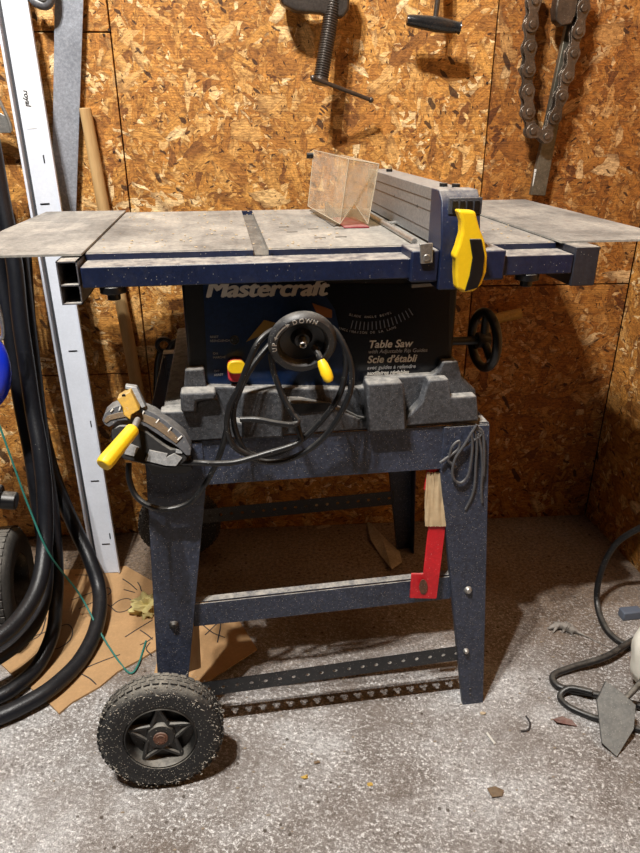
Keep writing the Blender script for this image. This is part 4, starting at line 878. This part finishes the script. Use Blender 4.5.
# ------------------------------------------------------------------ right: black cable, bent plate, white tub
bm = nb(); tube(bm, [at(700, 505, Z=.30), at(660, 520, Z=.26), at(636, 530, Z=.22), at(615, 545, Z=.17), at(601, 572, Z=.10), at(597, 602, Z=.03), at(607, 630, Z=.009), at(628, 646, Z=.008), at(660, 655, Z=.008)], .0070, 14, 8)
tube(bm, [at(660, 625, Z=.01), at(632, 641, Z=.018), at(605, 657, Z=.022), at(570, 668, Z=.012), at(553, 676, Z=.009), at(560, 687, Z=.009), at(590, 693, Z=.010), at(620, 700, Z=.012), at(660, 712, Z=.012)], .0070, 14, 8)
tube(bm, [at(592, 692, Z=.024), at(570, 688, Z=.020), at(560, 696, Z=.008), at(568, 706, Z=.008), at(590, 716, Z=.008), at(612, 722, Z=.008), at(660, 735, Z=.008)], .006, 12, 8)
tag(obj('black_cable', bm, CORD), 'black rubber cable looping over the concrete at the right edge', 'cable')
gp_ = thing('metal_plate', 'bent grey steel plate with cut corners beside the cable loop on the right', 'plate', at(617, 757, Z=0))
bm = nb(); f = [at(617, 757, Z=.004), at(602, 743, Z=.012), at(597, 700, Z=.05), at(606, 681, Z=.085), at(621, 692, Z=.075), at(636, 705, Z=.06), at(634, 729, Z=.03)]; prism(bm, f, [p + Vector((.0, .003, -.002)) for p in f]); obj('plate', bm, worn('dull_plate', (.10, .10, .095), .5, metal=.3, specks=.8, dust=.22), gp_, bevel=.0006)
bm = nb(); tube(bm, [at(622, 702, Z=.055), at(634, 690, Z=.062), at(650, 672, Z=.07)], .006, 10, 4); obj('bracket_arm', bm, RIM, gp_, bevel=.002)
bm = nb(); c_ = at(658, 650, Z=.10); blob(bm, c_, .052, .035, .10, .12, 4, 5, 2.0); tag(obj('foam_block', bm, plain('white_foam', (.85, .82, .72), .9, bump=.6, bs=90)), 'creamy white foam lump at the right edge above the steel plate', 'foam')
bm = nb(); c_ = at(628, 613, Z=.012); box(bm, c_.x - .018, c_.x + .03, c_.y - .012, c_.y + .012, 0.0, .022); tag(obj('small_box', bm, plain('blue_grey', (.10, .12, .16), .5), bevel=.003), 'small blue-grey box on the floor behind the white foam lump', 'box')

# ------------------------------------------------------------------ litter on the floor and table
def leafy(px, Z0, name, mat, label, cat, curl=.01, th=.0012, grp=None):
    bm = nb(); f = [at(x, y, Z=Z0 + curl * (i % 3) / 2) for i, (x, y) in enumerate(px)]; c = sum(f, Vector()) / len(f); c.z += curl * .6
    cv = [bm.verts.new(c), bm.verts.new(c - Vector((0, 0, th)))]; a = [bm.verts.new(p) for p in f]; b = [bm.verts.new(p - Vector((0, 0, th))) for p in f]; n = len(f)
    for i in range(n):
        j = (i + 1) % n; bm.faces.new((a[i], a[j], cv[0])); bm.faces.new((b[j], b[i], cv[1])); bm.faces.new((a[j], a[i], b[i], b[j]))
    return tag(obj(name, bm, mat, smooth=False), label, cat)
LEAF = worn('dry_leaf', (.16, .10, .05), .8, specks=.2, dust=.1); PALE = worn('pale_leaf', (.42, .33, .22), .8, specks=.1, dust=.1)
leafy([(366, 520), (372, 524), (385, 538), (400, 552), (402, 562), (392, 569), (381, 556), (371, 540)], .004, 'dried_leaf', PALE, 'large pale dried leaf on the floor under the stand near the rear leg', 'leaf', .012)
leafy([(316, 527), (328, 523), (331, 526), (318, 529)], .002, 'wood_chip', PALE, 'small pale wood chip in the shadow under the middle of the stand', 'wood chip', .002)
leafy([(553, 719), (562, 716), (572, 720), (577, 726), (566, 724), (557, 722)], .003, 'dried_leaf', worn('red_leaf', (.12, .03, .025), .7), 'small reddish curled leaf left of the bent steel plate', 'leaf', .006)
leafy([(487, 788), (495, 786), (504, 790), (502, 796), (492, 797)], .003, 'dried_leaf', LEAF, 'dark brown leaf scrap alone on the open floor at lower right', 'leaf', .004)
bm = nb(); a = at(487, 733, Z=.004); b = at(495, 744, Z=.004); tube(bm, [a, b], .0022, 8, 0); tag(obj('white_stub', bm, LETTER), 'short white stub on the floor right of the front right foot', 'stub')
bm = nb(); tube(bm, [at(526, 716, Z=.003), at(530, 723, Z=.003), at(528, 730, Z=.003), at(521, 731, Z=.003)], .0018, 8, 6); tag(obj('bent_wire', bm, INK), 'small bent dark wire on the floor left of the bent steel plate', 'wire')
bm = nb()
mp = [at(548, 629, Z=.004), at(552, 627, Z=.007), at(558, 625, Z=.009), at(565, 626, Z=.010), at(571, 629, Z=.008), at(577, 632, Z=.004), at(588, 637, Z=.002), at(600, 643, Z=.002), at(610, 648, Z=.002)]; rr_ = [.0025, .0065, .0075, .011, .010, .0045, .0014, .001, .0006]
me = bpy.data.meshes.new('m'); me.from_pydata([tuple(p) for p in mp] + [tuple(at(x, y, Z=.003)) for x, y in ((553, 633), (563, 633), (572, 635), (577, 637), (566, 621), (553, 622))], [(i, i + 1) for i in range(8)] + [(2, 9), (3, 10), (4, 11), (11, 12), (4, 13), (2, 14)], [])
mo = bpy.data.objects.new('dead_mouse', me); COL.objects.link(mo); sk = mo.modifiers.new('skin', 'SKIN')
if not me.skin_vertices:
    _b = bmesh.new(); _b.from_mesh(me); _b.verts.layers.skin.verify(); _b.to_mesh(me); _b.free()
for i, r_ in enumerate(rr_ + [.0008, .0008, .001, .0006, .0008, .002]): me.skin_vertices[0].data[i].radius = (r_, r_ * .85)
me.skin_vertices[0].data[3].use_root = True
sb = mo.modifiers.new('sub', 'SUBSURF'); sb.levels = sb.render_levels = 2
me.materials.append(worn('mouse_fur', (.13, .115, .10), .95, specks=1.3, dust=.6, var=.6, bump=1.0, dust_col=(.5, .47, .43)))
tag(mo, 'small dried grey mouse with a long tail lying beside the cable loop', 'mouse')
litter = [(305, 775, PALE), (309, 779, PALE), (370, 780, PALE), (314, 762, LEAF), (332, 803, PALE), (480, 712, PALE), (482, 716, PALE), (404, 694, PALE), (205, 651, PALE)]
def chip(x, y, m, lab, r=.006):
    bm = nb(); blob(bm, at(x, y, Z=.0025), r, r * .6, .0025, .8, 2, x, 2.0); return tag(obj('wood_chip', bm, m), lab, 'wood chip')
YC = plain('yellow_chip', (.55, .36, .08), .8)
chip(305, 777, YC, 'yellowish chip on the floor in the middle of the open concrete, leftmost of two').__setitem__('note', 0) if False else chip(305, 777, YC, 'yellowish wood chip on the open concrete, left of the other yellow chip')
chip(370, 784, YC, 'yellowish wood chip on the open concrete, right of the other yellow chip', .005)
chip(317, 762, LEAF, 'dark star-shaped scrap just above the left yellow chip on the floor', .005)
chip(483, 713, PALE, 'pale wood chip beside the foot of the front right leg', .006)
bm = nb(); random.seed(3)
for k in range(260):
    x = random.uniform(-.35, .95); y = random.uniform(.70, 1.5); r_ = random.uniform(.0007, .0022)
    bmesh.ops.create_icosphere(bm, subdivisions=1, radius=r_, matrix=Matrix.Translation((x, y, r_ * .5)) @ Matrix.Diagonal((random.uniform(1, 2.4), 1, .5, 1)))
o = obj('floor_grit', bm, worn('grit', (.22, .16, .10), .9, specks=.2), smooth=False); o['kind'] = 'stuff'; o['label'] = 'fine brown grit and sawdust scattered over the concrete floor'; o['category'] = 'sawdust'
bm = nb()
for k in range(420):
    x = random.uniform(-.34, .68); y = random.uniform(.975, 1.45)
    if 0.19 < x < .37 and y > 1.0: continue
    r_ = random.uniform(.0005, .0016)
    bmesh.ops.create_icosphere(bm, subdivisions=1, radius=r_, matrix=Matrix.Translation((x, y, TZ + .001 + r_ * .4)) @ Matrix.Diagonal((random.uniform(1, 2.2), 1, .6, 1)))
o = obj('table_sawdust', bm, worn('sawdust', (.55, .42, .25), .9, specks=.2), smooth=False); o['kind'] = 'stuff'; o['label'] = 'coarse sawdust crumbs scattered on the saw table'; o['category'] = 'sawdust'
bm = nb(); f = [at(x, y, Z=TZ + .0035) for x, y in [(36, 233), (42, 228), (73, 226), (67, 233)]]; prism(bm, f, [p - Vector((0, 0, .002)) for p in f]); tag(obj('paper_label', bm, plain('old_label', (.62, .54, .36), .8)), 'worn yellowed paper label on the left extension wing', 'label')
bpy.context.view_layer.update()
